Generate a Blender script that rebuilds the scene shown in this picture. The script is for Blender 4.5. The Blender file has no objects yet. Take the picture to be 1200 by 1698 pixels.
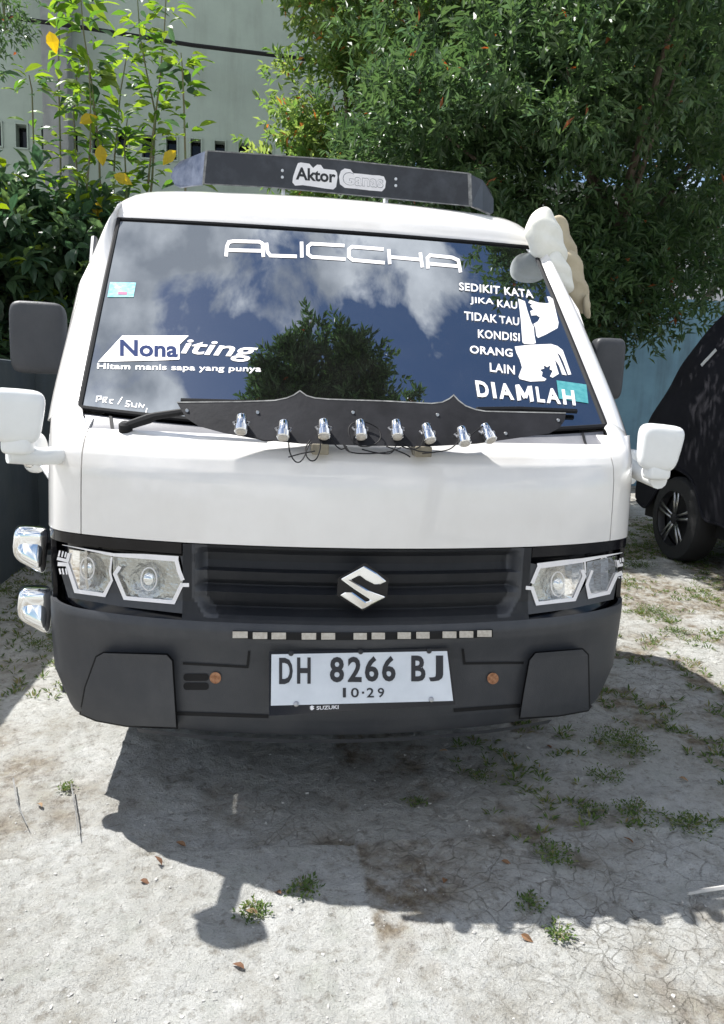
import bpy, bmesh, math, random
import numpy as np
from mathutils import Matrix, Vector
from mathutils.geometry import tessellate_polygon

random.seed(7)
rng = np.random.default_rng(11)
R = math.radians
scn = bpy.context.scene
C = scn.collection

# ------------------------------------------------------------------ camera
CAM = np.array([-0.2653, -1.8115, 1.1814])
YAW, PITCH, ROLL, FPX = 0.13856, 0.15690, 0.03977, 1237.1
f_ = np.array([math.sin(YAW) * math.cos(PITCH), math.cos(YAW) * math.cos(PITCH), -math.sin(PITCH)])
r_ = np.cross(f_, [0, 0, 1]); r_ /= np.linalg.norm(r_); u_ = np.cross(r_, f_)
RT = math.cos(ROLL) * r_ + math.sin(ROLL) * u_
UP = -math.sin(ROLL) * r_ + math.cos(ROLL) * u_
cd = bpy.data.cameras.new('camera'); cam = bpy.data.objects.new('camera', cd); C.objects.link(cam)
cd.sensor_fit = 'HORIZONTAL'; cd.sensor_width = 36; cd.lens = 36 * FPX / 1200
cd.clip_start = 0.05; cd.clip_end = 1000
cam.matrix_world = Matrix(((RT[0], UP[0], -f_[0], CAM[0]), (RT[1], UP[1], -f_[1], CAM[1]), (RT[2], UP[2], -f_[2], CAM[2]), (0, 0, 0, 1)))
scn.camera = cam
scn.view_settings.view_transform = 'Standard'; scn.view_settings.look = 'None'
scn.view_settings.exposure = 0.75; scn.view_settings.gamma = 1.0
scn.render.engine = 'CYCLES'
scn.cycles.max_bounces = 8; scn.cycles.transparent_max_bounces = 12

# ------------------------------------------------------------------ sun and sky
SUN = np.array([-0.475, 0.33, 1.0]); SUN /= np.linalg.norm(SUN)
sl = bpy.data.lights.new('sun', 'SUN'); sl.energy = 5.0; sl.angle = R(0.55); sl.color = (1.0, 0.975, 0.935)
so = bpy.data.objects.new('sun', sl); C.objects.link(so)
so.rotation_euler = Vector(tuple(SUN)).to_track_quat('Z', 'Y').to_euler(); so.location = (-3, 1, 7)
world = bpy.data.worlds.new('World'); scn.world = world; world.use_nodes = True
wn = world.node_tree.nodes; wl = world.node_tree.links; wn.clear()
wo = wn.new('ShaderNodeOutputWorld'); wb = wn.new('ShaderNodeBackground'); wb.inputs[1].default_value = 0.085
sky = wn.new('ShaderNodeTexSky'); sky.sky_type = 'NISHITA'; sky.sun_disc = False
sky.sun_elevation = math.asin(SUN[2]); sky.sun_rotation = math.atan2(SUN[0], SUN[1]) % (2 * math.pi)
sky.air_density = 1.0; sky.dust_density = 0.3; sky.ozone_density = 3.0
tc = wn.new('ShaderNodeTexCoord')
nz = wn.new('ShaderNodeTexNoise'); nz.inputs['Scale'].default_value = 6.5; nz.inputs['Detail'].default_value = 10; nz.inputs['Roughness'].default_value = 0.56
nz.inputs['Distortion'].default_value = 0.25
mp = wn.new('ShaderNodeMapping'); mp.inputs['Location'].default_value = (1.7, 0.4, 0.2)
cr = wn.new('ShaderNodeValToRGB'); cr.color_ramp.elements[0].position = 0.49; cr.color_ramp.elements[1].position = 0.60
nz2 = wn.new('ShaderNodeTexNoise'); nz2.inputs['Scale'].default_value = 7.0; nz2.inputs['Detail'].default_value = 6
cr2 = wn.new('ShaderNodeValToRGB'); cr2.color_ramp.elements[0].color = (5.0, 5.3, 5.8, 1); cr2.color_ramp.elements[1].color = (15, 15, 15, 1)
cr2.color_ramp.elements[0].position = 0.35; cr2.color_ramp.elements[1].position = 0.65
mx = wn.new('ShaderNodeMixRGB')
wl.new(tc.outputs['Generated'], mp.inputs[0]); wl.new(mp.outputs[0], nz.inputs[0]); wl.new(mp.outputs[0], nz2.inputs[0])
# broad cloud banks: the noise is raised inside a few wide parts of the sky
def bank(v, r0, amt):
    d = wn.new('ShaderNodeVectorMath'); d.operation = 'DISTANCE'; wl.new(tc.outputs['Generated'], d.inputs[0]); d.inputs[1].default_value = v
    k = wn.new('ShaderNodeMapRange'); k.interpolation_type = 'SMOOTHSTEP'; k.inputs[1].default_value = r0; k.inputs[2].default_value = r0 * .35; k.inputs[3].default_value = 0; k.inputs[4].default_value = amt
    wl.new(d.outputs['Value'], k.inputs[0]); return k.outputs[0]
acc = nz.outputs[0]
for v_, r_0, am in (((-.22, .48, .85), .20, .10), ((-.05, .46, .88), .22, .17), ((.18, .45, .87), .17, .13), ((.30, .40, .87), .10, .10), ((-.27, .26, .92), .16, .12), ((-.33, .35, .88), .09, .07), ((-.10, .345, .93), .16, -.16), ((.12, .32, .94), .17, -.14), ((.40, .32, .86), .20, -.16), ((.45, .50, .75), .22, -.05), ((.75, .1, .65), .5, .08), ((-.8, -.3, .5), .6, .07), ((.1, -.8, .6), .7, .07)):
    ad = wn.new('ShaderNodeMath'); ad.operation = 'ADD'; wl.new(acc, ad.inputs[0]); wl.new(bank(v_, r_0, am), ad.inputs[1]); acc = ad.outputs[0]
wl.new(acc, cr.inputs[0]); wl.new(nz2.outputs[0], cr2.inputs[0])
wl.new(cr.outputs[0], mx.inputs[0]); wl.new(sky.outputs[0], mx.inputs[1]); wl.new(cr2.outputs[0], mx.inputs[2])
wl.new(mx.outputs[0], wb.inputs[0]); wl.new(wb.outputs[0], wo.inputs[0])

# ------------------------------------------------------------------ materials
def nt(name):
    m = bpy.data.materials.new(name); m.use_nodes = True
    return m, m.node_tree.nodes, m.node_tree.links, m.node_tree.nodes['Principled BSDF']

def mat(name, col, rough=0.5, metal=0.0, coat=0.0, noise=None, nscale=20, bump=0.0, bscale=60, col2=None, rvar=0.0, spec=0.5, ior=1.5, trans=0.0, detail=6, lo=0.35, hi=0.65):
    m, n, l, b = nt(name)
    b.inputs['Base Color'].default_value = (*col, 1); b.inputs['Roughness'].default_value = rough
    b.inputs['Metallic'].default_value = metal; b.inputs['Coat Weight'].default_value = coat; b.inputs['Coat Roughness'].default_value = 0.04
    b.inputs['Specular IOR Level'].default_value = spec; b.inputs['IOR'].default_value = ior
    b.inputs['Transmission Weight'].default_value = trans
    t = n.new('ShaderNodeTexCoord')
    if col2 is not None:
        z = n.new('ShaderNodeTexNoise'); z.inputs['Scale'].default_value = nscale; z.inputs['Detail'].default_value = detail; z.inputs['Roughness'].default_value = 0.62
        c = n.new('ShaderNodeValToRGB'); c.color_ramp.elements[0].color = (*col, 1); c.color_ramp.elements[1].color = (*col2, 1)
        c.color_ramp.elements[0].position = lo; c.color_ramp.elements[1].position = hi
        l.new(t.outputs['Object'], z.inputs[0]); l.new(z.outputs[0], c.inputs[0]); l.new(c.outputs[0], b.inputs['Base Color'])
        if rvar:
            mr = n.new('ShaderNodeMapRange'); mr.inputs[3].default_value = rough - rvar; mr.inputs[4].default_value = rough + rvar
            l.new(z.outputs[0], mr.inputs[0]); l.new(mr.outputs[0], b.inputs['Roughness'])
    if bump:
        z = n.new('ShaderNodeTexNoise'); z.inputs['Scale'].default_value = bscale; z.inputs['Detail'].default_value = 4
        bp = n.new('ShaderNodeBump'); bp.inputs['Strength'].default_value = bump; bp.inputs['Distance'].default_value = 0.01
        l.new(t.outputs['Object'], z.inputs[0]); l.new(z.outputs[0], bp.inputs['Height']); l.new(bp.outputs[0], b.inputs['Normal'])
    return m

M = {}
M['white'] = mat('white_paint', (0.80, 0.78, 0.755), 0.30, coat=1.0, col2=(0.73, 0.71, 0.685), nscale=3.0, rvar=0.04, bump=0.015, bscale=6)
M['whiteplastic'] = mat('white_plastic', (0.80, 0.81, 0.80), 0.32, coat=0.4, col2=(0.74, 0.75, 0.74), nscale=8)
M['plastic'] = mat('dark_grey_plastic', (0.032, 0.035, 0.042), 0.50, col2=(0.066, 0.067, 0.070), nscale=4, rvar=0.10, bump=0.12, bscale=350, detail=12, lo=.42, hi=.82)
M['plastic2'] = mat('black_rubber', (0.008, 0.008, 0.009), 0.7, spec=.3)
M['gloss'] = mat('black_gloss', (0.006, 0.006, 0.008), 0.12, spec=.35)
M['cowl'] = mat('cowl_plastic', (0.16, 0.16, 0.175), 0.42, col2=(0.22, 0.22, 0.235), nscale=7, bump=0.05, bscale=200)
M['chrome'] = mat('chrome', (0.85, 0.86, 0.87), 0.06, metal=1.0)
M['chrome_rough'] = mat('reflector_metal', (0.50, 0.51, 0.50), 0.16, metal=1.0, bump=0.6, bscale=60)
M['steel'] = mat('steel', (0.42, 0.42, 0.43), 0.3, metal=1.0)
M['board'] = mat('black_painted_board', (0.008, 0.008, 0.010), 0.55, spec=.25, col2=(0.020, 0.020, 0.024), nscale=9, rvar=0.1, bump=0.05, bscale=80)
M['boardedge'] = mat('worn_board_edge', (0.30, 0.30, 0.29), 0.6, col2=(0.10, 0.10, 0.10), nscale=30)
M['defl'] = mat('scuffed_black_board', (0.022, 0.024, 0.029), 0.34, col2=(0.055, 0.06, 0.07), nscale=14, rvar=0.08, lo=0.45, hi=0.8)
M['deflside'] = mat('scuffed_blue_grey_board', (0.06, 0.075, 0.12), 0.35, col2=(0.16, 0.18, 0.24), nscale=18)
M['sticker'] = mat('white_vinyl', (0.86, 0.84, 0.84), 0.5, col2=(0.78, 0.76, 0.77), nscale=20)
M['stickerblue'] = mat('pale_cyan_paper', (0.20, 0.50, 0.58), 0.9, spec=.1, col2=(0.42, 0.70, 0.70), nscale=60)
M['teal'] = mat('teal_paper', (0.05, 0.24, 0.27), 0.9, spec=.1, col2=(0.10, 0.34, 0.36), nscale=50)
M['inkblue'] = mat('navy_ink', (0.03, 0.045, 0.12), 0.9, spec=.1)
M['inkpink'] = mat('pink_ink', (0.5, 0.2, 0.3), 0.9, spec=.1)
M['platewhite'] = mat('plate_white', (0.70, 0.73, 0.76), 0.38, col2=(0.62, 0.65, 0.68), nscale=12)
M['ink'] = mat('black_ink', (0.015, 0.015, 0.018), 0.45)
M['led'] = mat('led_cell', (0.42, 0.38, 0.33), 0.35, col2=(0.55, 0.52, 0.47), nscale=120)
M['rust'] = mat('rust', (0.22, 0.085, 0.035), 0.8, col2=(0.42, 0.22, 0.12), nscale=120)
M['wood'] = mat('weathered_wood', (0.17, 0.15, 0.11), 0.8, col2=(0.26, 0.23, 0.17), nscale=30)
M['rubber'] = mat('tyre_rubber', (0.018, 0.018, 0.019), 0.8, bump=0.2, bscale=90)
M['cloth'] = mat('cream_cloth', (0.84, 0.83, 0.76), 0.85, col2=(0.76, 0.75, 0.66), nscale=14, bump=0.25, bscale=26)
M['cloth_tan'] = mat('tan_cloth', (0.50, 0.43, 0.30), 0.85, col2=(0.42, 0.36, 0.25), nscale=12, bump=0.3, bscale=22)
M['cover'] = mat('black_car_cover', (0.010, 0.010, 0.014), 0.9, spec=.2, col2=(0.016, 0.016, 0.021), nscale=3, bump=0.5, bscale=5)
M['tape'] = mat('pale_tape', (0.62, 0.62, 0.60), 0.6)
M['dark'] = mat('dark_interior', (0.012, 0.012, 0.014), 0.8)
M['seat'] = mat('grey_seat_cloth', (0.05, 0.045, 0.04), 0.9)
M['bark'] = mat('bark', (0.10, 0.075, 0.055), 0.9, col2=(0.17, 0.14, 0.11), nscale=18, bump=0.5, bscale=30)
M['twig'] = mat('green_brown_stem', (0.16, 0.12, 0.08), 0.7, col2=(0.12, 0.16, 0.06), nscale=10)
M['headlens'] = None

def glass_mix(name, tint, ior, dust=0.0, rough=0.01, gcol=(1, 1, 1)):
    m, n, l, b = nt(name); n.remove(b)
    out = [x for x in n if x.type == 'OUTPUT_MATERIAL'][0]
    tr = n.new('ShaderNodeBsdfTransparent'); tr.inputs[0].default_value = (*tint, 1)
    gl = n.new('ShaderNodeBsdfGlossy'); gl.inputs['Roughness'].default_value = rough; gl.inputs['Color'].default_value = (*gcol, 1)
    fr = n.new('ShaderNodeFresnel'); fr.inputs[0].default_value = ior
    df = n.new('ShaderNodeBsdfDiffuse'); df.inputs[0].default_value = (0.5, 0.5, 0.48, 1)
    m1 = n.new('ShaderNodeMixShader'); m2 = n.new('ShaderNodeMixShader')
    t = n.new('ShaderNodeTexCoord'); z = n.new('ShaderNodeTexNoise'); z.inputs['Scale'].default_value = 9; z.inputs['Detail'].default_value = 8
    mr = n.new('ShaderNodeMapRange'); mr.inputs[1].default_value = 0.35; mr.inputs[2].default_value = 0.75; mr.inputs[3].default_value = dust * 0.4; mr.inputs[4].default_value = dust
    l.new(t.outputs['Object'], z.inputs[0]); l.new(z.outputs[0], mr.inputs[0])
    l.new(mr.outputs[0], m1.inputs[0]); l.new(tr.outputs[0], m1.inputs[1]); l.new(df.outputs[0], m1.inputs[2])
    l.new(fr.outputs[0], m2.inputs[0]); l.new(m1.outputs[0], m2.inputs[1]); l.new(gl.outputs[0], m2.inputs[2])
    l.new(m2.outputs[0], out.inputs[0])
    return m
M['glass'] = glass_mix('tinted_windscreen_glass', (0.045, 0.05, 0.065), 4.2, dust=0.022, gcol=(.84, .91, 1.0))
M['headlens'] = glass_mix('clear_lens', (0.93, 0.94, 0.94), 1.45, dust=0.05)

def leafmat(name, cols, trans=0.35, rough=0.42, tcol=None):
    """cols: list of colours, picked by the per-leaf attribute 'tint'"""
    m, n, l, b = nt(name)
    out = [x for x in n if x.type == 'OUTPUT_MATERIAL'][0]
    a = n.new('ShaderNodeAttribute'); a.attribute_name = 'tint'
    c = n.new('ShaderNodeValToRGB'); e = c.color_ramp.elements
    e[0].color = (*cols[0], 1); e[1].color = (*cols[-1], 1)
    for i, k in enumerate(cols[1:-1]):
        x = e.new((i + 1) / (len(cols) - 1)); x.color = (*k, 1)
    b.inputs['Roughness'].default_value = rough
    tb = n.new('ShaderNodeBsdfTranslucent'); ms = n.new('ShaderNodeMixShader'); ms.inputs[0].default_value = trans
    hs = n.new('ShaderNodeHueSaturation'); hs.inputs['Value'].default_value = 2.0; hs.inputs['Saturation'].default_value = 1.15; hs.inputs['Hue'].default_value = 0.485
    l.new(a.outputs['Fac'], c.inputs[0]); l.new(c.outputs[0], b.inputs['Base Color']); l.new(c.outputs[0], hs.inputs['Color']); l.new(hs.outputs[0], tb.inputs[0])
    l.new(b.outputs[0], ms.inputs[1]); l.new(tb.outputs[0], ms.inputs[2]); l.new(ms.outputs[0], out.inputs[0])
    return m
M['leafdark'] = leafmat('dark_leaf', [(0.034, 0.066, 0.030), (0.052, 0.100, 0.038), (0.080, 0.135, 0.050), (0.062, 0.115, 0.065), (0.26, 0.10, 0.04)], 0.36, 0.42)
M['leafmid'] = leafmat('mid_leaf', [(0.07, 0.13, 0.04), (0.10, 0.18, 0.05), (0.15, 0.22, 0.07), (0.20, 0.26, 0.08), (0.36, 0.17, 0.06)], 0.5, 0.40)
M['leafshrub'] = leafmat('shrub_leaf', [(0.030, 0.062, 0.038), (0.046, 0.092, 0.046), (0.07, 0.12, 0.055), (0.17, 0.25, 0.03)], 0.36, 0.38)
M['leafgreen'] = leafmat('bright_leaf', [(0.06, 0.14, 0.03), (0.11, 0.20, 0.035), (0.17, 0.26, 0.045)], 0.5, 0.42)
M['leafyellow'] = leafmat('yellow_leaf', [(0.50, 0.36, 0.02), (0.55, 0.42, 0.03)], 0.5, 0.5)
M['leafbrown'] = leafmat('dry_leaf', [(0.13, 0.06, 0.03), (0.20, 0.11, 0.055), (0.28, 0.19, 0.11)], 0.1, 0.8)
M['weed'] = leafmat('weed_leaf', [(0.05, 0.09, 0.02), (0.08, 0.14, 0.03), (0.13, 0.19, 0.05), (0.22, 0.18, 0.08)], 0.3, 0.6)

# ------------------------------------------------------------------ object helpers
def link(o, parent=None):
    C.objects.link(o)
    if parent is not None:
        o.parent = parent
        if parent.type == 'EMPTY' and parent.parent is None:      # parts are modelled in place
            o.matrix_parent_inverse = (Matrix.Translation(parent.location) @ parent.rotation_euler.to_matrix().to_4x4()).inverted()
    return o

def tag(o, label, cat, group=None, kind=None):
    if label: o['label'] = label
    if cat: o['category'] = cat
    if group: o['group'] = group
    if kind: o['kind'] = kind
    return o

def empty(name, loc=(0, 0, 0), rz=0):
    o = bpy.data.objects.new(name, None); o.location = loc; o.rotation_euler = (0, 0, rz); o.empty_display_size = 0.1
    return link(o)

def mesh_obj(name, verts, faces, m, parent=None, smooth=True, label=None):
    me = bpy.data.meshes.new(name); me.from_pydata([tuple(map(float, v)) for v in verts], [], [tuple(map(int, f)) for f in faces]); me.update()
    ms = m if isinstance(m, (list, tuple)) else [m]
    for k in ms: me.materials.append(k)
    if smooth:
        for p in me.polygons: p.use_smooth = True
    o = bpy.data.objects.new(name, me); link(o, parent)
    if label: o['label'] = label
    return o

def bm_obj(name, bm, m, parent=None, smooth=False, recalc=True):
    if recalc: bmesh.ops.recalc_face_normals(bm, faces=bm.faces[:])
    me = bpy.data.meshes.new(name); bm.to_mesh(me); bm.free()
    ms = m if isinstance(m, (list, tuple)) else [m]
    for k in ms: me.materials.append(k)
    if smooth:
        for p in me.polygons: p.use_smooth = True
        try: me.set_sharp_from_angle(angle=R(40))
        except Exception: pass
    return link(bpy.data.objects.new(name, me), parent)

def box(bm, c, s, rot=None, bevel=0.0):
    r = bmesh.ops.create_cube(bm, size=1.0); vs = r['verts']
    for v in vs: v.co = Vector((v.co.x * s[0], v.co.y * s[1], v.co.z * s[2]))
    if bevel:
        es = list({e for v in vs for e in v.link_edges})
        rr = bmesh.ops.bevel(bm, geom=es, offset=bevel, segments=2, affect='EDGES', profile=0.5)
        vs = list({v for f in rr['faces'] for v in f.verts} | {v for v in vs if v.is_valid})
    mtx = Matrix.Translation(Vector(c)) @ (rot if rot is not None else Matrix.Identity(4))
    for v in vs: v.co = mtx @ v.co
    return vs

def box_obj(name, c, s, m, parent=None, rot=None, bevel=0.0, smooth=False):
    bm = bmesh.new(); box(bm, c, s, rot, bevel)
    return bm_obj(name, bm, m, parent, smooth)

def tube(bm, pts, rad, seg=8, cap=True):
    pts = [Vector(tuple(map(float, p))) for p in pts]; n = len(pts)
    rads = rad if isinstance(rad, (list, tuple)) else [rad] * n
    rings = []; prev = None
    for i, p in enumerate(pts):
        d = (pts[min(i + 1, n - 1)] - pts[max(i - 1, 0)]).normalized()
        if prev is None:
            a = Vector((0, 0, 1)) if abs(d.z) < 0.9 else Vector((1, 0, 0))
            x = d.cross(a).normalized()
        else:
            x = (prev - d * prev.dot(d)).normalized()
        prev = x; y = d.cross(x)
        rings.append([bm.verts.new(p + (x * math.cos(2 * math.pi * k / seg) + y * math.sin(2 * math.pi * k / seg)) * rads[i]) for k in range(seg)])
    for a, b in zip(rings, rings[1:]):
        for k in range(seg):
            f = bm.faces.new((a[k], a[(k + 1) % seg], b[(k + 1) % seg], b[k])); f.smooth = True
    if cap:
        bm.faces.new(rings[0][::-1]); bm.faces.new(rings[-1])

def tube_obj(name, pts, rad, m, parent=None, seg=8):
    bm = bmesh.new(); tube(bm, pts, rad, seg); return bm_obj(name, bm, m, parent, True)

def lathe(bm, prof, c, axis, seg=24, cap=True):
    """prof: (distance along the axis, radius)"""
    ax = Vector(axis).normalized(); a = Vector((0, 0, 1)) if abs(ax.z) < 0.9 else Vector((1, 0, 0))
    x = ax.cross(a).normalized(); y = ax.cross(x); c = Vector(c); rings = []
    for t, r in prof:
        rings.append([bm.verts.new(c + ax * t + (x * math.cos(2 * math.pi * k / seg) + y * math.sin(2 * math.pi * k / seg)) * max(r, 1e-4)) for k in range(seg)])
    for a, b in zip(rings, rings[1:]):
        for k in range(seg): bm.faces.new((a[k], a[(k + 1) % seg], b[(k + 1) % seg], b[k]))
    if cap: bm.faces.new(rings[0][::-1]); bm.faces.new(rings[-1])

def superell(name, c, s, m, parent=None, e=0.4, rot=None, taper=None, seg=28, squash=None):
    """rounded box-like shell: s = half sizes"""
    vs, fs = [], []
    nu, nv = seg, seg // 2
    pw = lambda v, k: math.copysign(abs(v) ** k, v)
    for j in range(nv + 1):
        la = -math.pi / 2 + math.pi * j / nv
        for i in range(nu):
            lo = 2 * math.pi * i / nu
            x = pw(math.cos(la), e) * pw(math.cos(lo), e); y = pw(math.cos(la), e) * pw(math.sin(lo), e); z = pw(math.sin(la), e)
            # lay poles along local y so faces front and back stay clean
            p = Vector((x * s[0], z * s[1], y * s[2]))
            if taper: p = taper(p)
            if rot is not None: p = rot @ p
            vs.append(p + Vector(c))
    for j in range(nv):
        for i in range(nu):
            a = j * nu + i; b = j * nu + (i + 1) % nu
            fs.append((a, b, b + nu, a + nu))
    return mesh_obj(name, vs, fs, m, parent)

# ------------------------------------------------------------------ finding points of the place
def rays(px):
    px = np.atleast_2d(np.asarray(px, float))
    d = f_[None] + RT[None] * ((px[:, 0] - 600) / FPX)[:, None] - UP[None] * ((px[:, 1] - 849) / FPX)[:, None]
    return d
def on_axis(px, ax, val):
    k = 'xyz'.index(ax); d = rays(px); t = (val - CAM[k]) / d[:, k]
    return CAM + d * t[:, None]
def on_plane(px, p0, n, off=0.0):
    p0 = np.asarray(p0, float); n = np.asarray(n, float) / np.linalg.norm(n); d = rays(px)
    t = ((p0 + n * off - CAM) @ n) / (d @ n)
    return CAM + d * t[:, None]

# front shell of the cab: plan curve by x, profile by height
_px = np.array([0, .15, .30, .45, .60, .72, .785, .820, .838, .842, .842])
_py = np.array([0, .006, .022, .048, .092, .145, .190, .245, .32, .45, 1.3])
def _dense():
    t = np.arange(len(_px)); tt = np.linspace(0, len(_px) - 1, 400)
    out = []
    for arr in (_px, _py):
        m = np.gradient(arr); i = np.clip(tt.astype(int), 0, len(t) - 2); u = tt - i
        h = (2*u**3-3*u**2+1)*arr[i] + (u**3-2*u**2+u)*m[i] + (-2*u**3+3*u**2)*arr[i+1] + (u**3-u**2)*m[i+1]
        out.append(h)
    out[0] = np.maximum.accumulate(np.minimum(out[0], .842))
    return out[0], out[1], tt
DX, DY, DT = _dense()
def yc(z): return np.interp(z, [.24,.30,.34,.44,.50,.53,.56,.585,.60,.62,.65,.80,.90,.97,1.01,1.035,1.052,1.066,1.078,1.09], [.07,.03,.015,.005,-.002,-.012,-.024,-.029,-.024,-.010,.0,.0,.0,.006,.020,.040,.066,.10,.14,.19])
def Wz(z): return np.interp(z, [.24,.30,.40,.50,.60,.80,1.0,1.06,1.12], [.77,.800,.836,.842,.842,.842,.838,.832,.825])
def front(s, z, off=0.0):
    """s: signed station 0..10 along the plan curve"""
    s = np.asarray(s, float); z = np.asarray(z, float)
    def raw(s, z):
        a = np.abs(s); x = np.interp(a, DT, DX) * Wz(z) / .842 * np.sign(s); y = np.interp(a, DT, DY) + yc(z) * np.clip((7.6 - a) / 4.0, 0, 1)
        return np.stack([x, y, z], -1)
    p = raw(s, z)
    if off != 0.0:
        e = 1e-3
        du = raw(s + 0.02, z) - raw(s - 0.02, z); dv = raw(s, z + 4 * e) - raw(s, z - 4 * e)
        n = np.cross(du, dv); n /= np.maximum(np.linalg.norm(n, axis=-1, keepdims=True), 1e-9)
        p = p + n * off
    return p
def x2s(x): return np.interp(np.abs(x), DX[:340], DT[:340]) * np.sign(x)

def ws(u, v, off=0.0):
    u = np.asarray(u, float); v = np.asarray(v, float)
    def raw(u, v):
        B = np.stack([.750 * u, .185 + .118 * u**2, 1.085 + .030 * u**2], -1)
        T = np.stack([.802 * u, 1.09 + .105 * u**2, 1.774 + .012 * u**2], -1)
        k = (4 * v * (1 - v))[..., None]
        return B * (1 - v)[..., None] + T * v[..., None] + k * np.array([0, -.002, .003])
    p = raw(u, v)
    if off != 0.0:
        e = 1e-3; n = np.cross(raw(u + e, v) - raw(u - e, v), raw(u, v + e) - raw(u, v - e)); n /= np.linalg.norm(n, axis=-1, keepdims=True)
        p = p + n * off
    return p
def hit(fn, px, g, off=0.0, iters=12):
    d = rays(px); n = len(d); a = np.full(n, float(g[0])) if np.isscalar(g[0]) else np.array(g[0], float); b = np.full(n, float(g[1])) if np.isscalar(g[1]) else np.array(g[1], float)
    P = fn(a, b, off); t = np.linalg.norm(P - CAM, axis=1) / np.linalg.norm(d, axis=1)
    for _ in range(iters):
        e = 1e-3; P = fn(a, b, off); r = P - CAM - d * t[:, None]
        J = np.stack([(fn(a + e, b, off) - P) / e, (fn(a, b + e, off) - P) / e, -d], -1)
        J += np.eye(3) * 1e-9
        st = np.linalg.solve(J, -r[..., None])[..., 0]
        a = a + np.clip(st[:, 0], -1, 1); b = b + np.clip(st[:, 1], -.4, .4); t = t + st[:, 2]
    return fn(a, b, off), a, b
def on_ws(px, off=0.0):
    px = np.atleast_2d(np.asarray(px, float))
    return hit(ws, px, ((px[:, 0] - 560) / 420, (700 - px[:, 1]) / 330), off)[0]
def on_front(px, off=0.0):
    px = np.atleast_2d(np.asarray(px, float))
    d = rays(px); yv = np.zeros(len(px))
    for _ in range(6):
        p0 = CAM + d * ((yv - CAM[1]) / d[:, 1])[:, None]; yv = np.interp(np.clip(np.abs(p0[:, 0]), 0, .83), DX[:300], DY[:300])
    s0 = x2s(np.clip(p0[:, 0], -.825, .825))
    return hit(front, px, (s0, p0[:, 2]), off, 20)[0]

# ------------------------------------------------------------------ flat shapes laid on a surface
def poly2d(polys, slice_px=0):
    """polys: list of outlines in 2D -> bmesh in the z=0 plane, cut by a grid"""
    bm = bmesh.new()
    for pts in polys:
        vs = [bm.verts.new((p[0], p[1], 0)) for p in pts]
        for t in tessellate_polygon([[Vector((p[0], p[1], 0)) for p in pts]]):
            try: bm.faces.new([vs[i] for i in t])
            except ValueError: pass
    if slice_px:
        xs = [v.co.x for v in bm.verts]; ys = [v.co.y for v in bm.verts]
        for ax, lo, hi in ((0, min(xs), max(xs)), (1, min(ys), max(ys))):
            k = math.ceil(lo / slice_px) * slice_px
            while k < hi:
                no = (1, 0, 0) if ax == 0 else (0, 1, 0); co = (k, 0, 0) if ax == 0 else (0, k, 0)
                bmesh.ops.bisect_plane(bm, geom=bm.verts[:] + bm.edges[:] + bm.faces[:], plane_co=co, plane_no=no, dist=1e-4)
                k += slice_px
    return bm

def lay(name, bm, mapper, m, parent, thick=0.0, smooth=False):
    """send the 2D mesh through mapper(px, off); with thickness it becomes a slab"""
    vs = list(bm.verts); px = np.array([(v.co.x, v.co.y) for v in vs])
    bm.verts.index_update()
    F = [[v.index for v in f.verts] for f in bm.faces]
    # outline edges
    E = [(e.verts[0].index, e.verts[1].index) for e in bm.edges if len(e.link_faces) == 1]
    bm.free()
    top = mapper(px, thick)
    if thick > 0:
        bot = mapper(px, 0.0); n = len(top)
        V = np.vstack([top, bot]); F2 = F + [[i + n for i in f[::-1]] for f in F] + [[a, b, b + n, a + n] for a, b in E]
    else:
        V = top; F2 = F
    o = mesh_obj(name, V, F2, m, parent, smooth=False)
    b2 = bmesh.new(); b2.from_mesh(o.data)
    if thick > 0: bmesh.ops.recalc_face_normals(b2, faces=b2.faces[:])
    b2.to_mesh(o.data); b2.free()
    if smooth:
        for p in o.data.polygons: p.use_smooth = True
        try: o.data.set_sharp_from_angle(angle=R(35))
        except Exception: pass
    return o

def stroke(pts, w, closed=False):
    """list of quads following a polyline with mitred joints"""
    P = [np.array(p, float) for p in pts]; n = len(P); L, Rr = [], []
    for i in range(n):
        if closed: a, b = P[i - 1], P[(i + 1) % n]
        else: a, b = P[max(i - 1, 0)], P[min(i + 1, n - 1)]
        d1 = P[i] - a if np.any(P[i] != a) else b - P[i]; d2 = b - P[i] if np.any(b != P[i]) else P[i] - a
        d1 = d1 / np.linalg.norm(d1); d2 = d2 / np.linalg.norm(d2); t = d1 + d2; t /= np.linalg.norm(t) + 1e-9
        nn = np.array([-t[1], t[0]]); k = max(0.45, abs(nn @ np.array([-d1[1], d1[0]])))
        ww = (w[i] if isinstance(w, (list, tuple)) else w) / 2 / k
        L.append(P[i] + nn * ww); Rr.append(P[i] - nn * ww)
    q = []
    for i in range(n if closed else n - 1):
        j = (i + 1) % n; q.append([L[i], L[j], Rr[j], Rr[i]])
    return q

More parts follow.
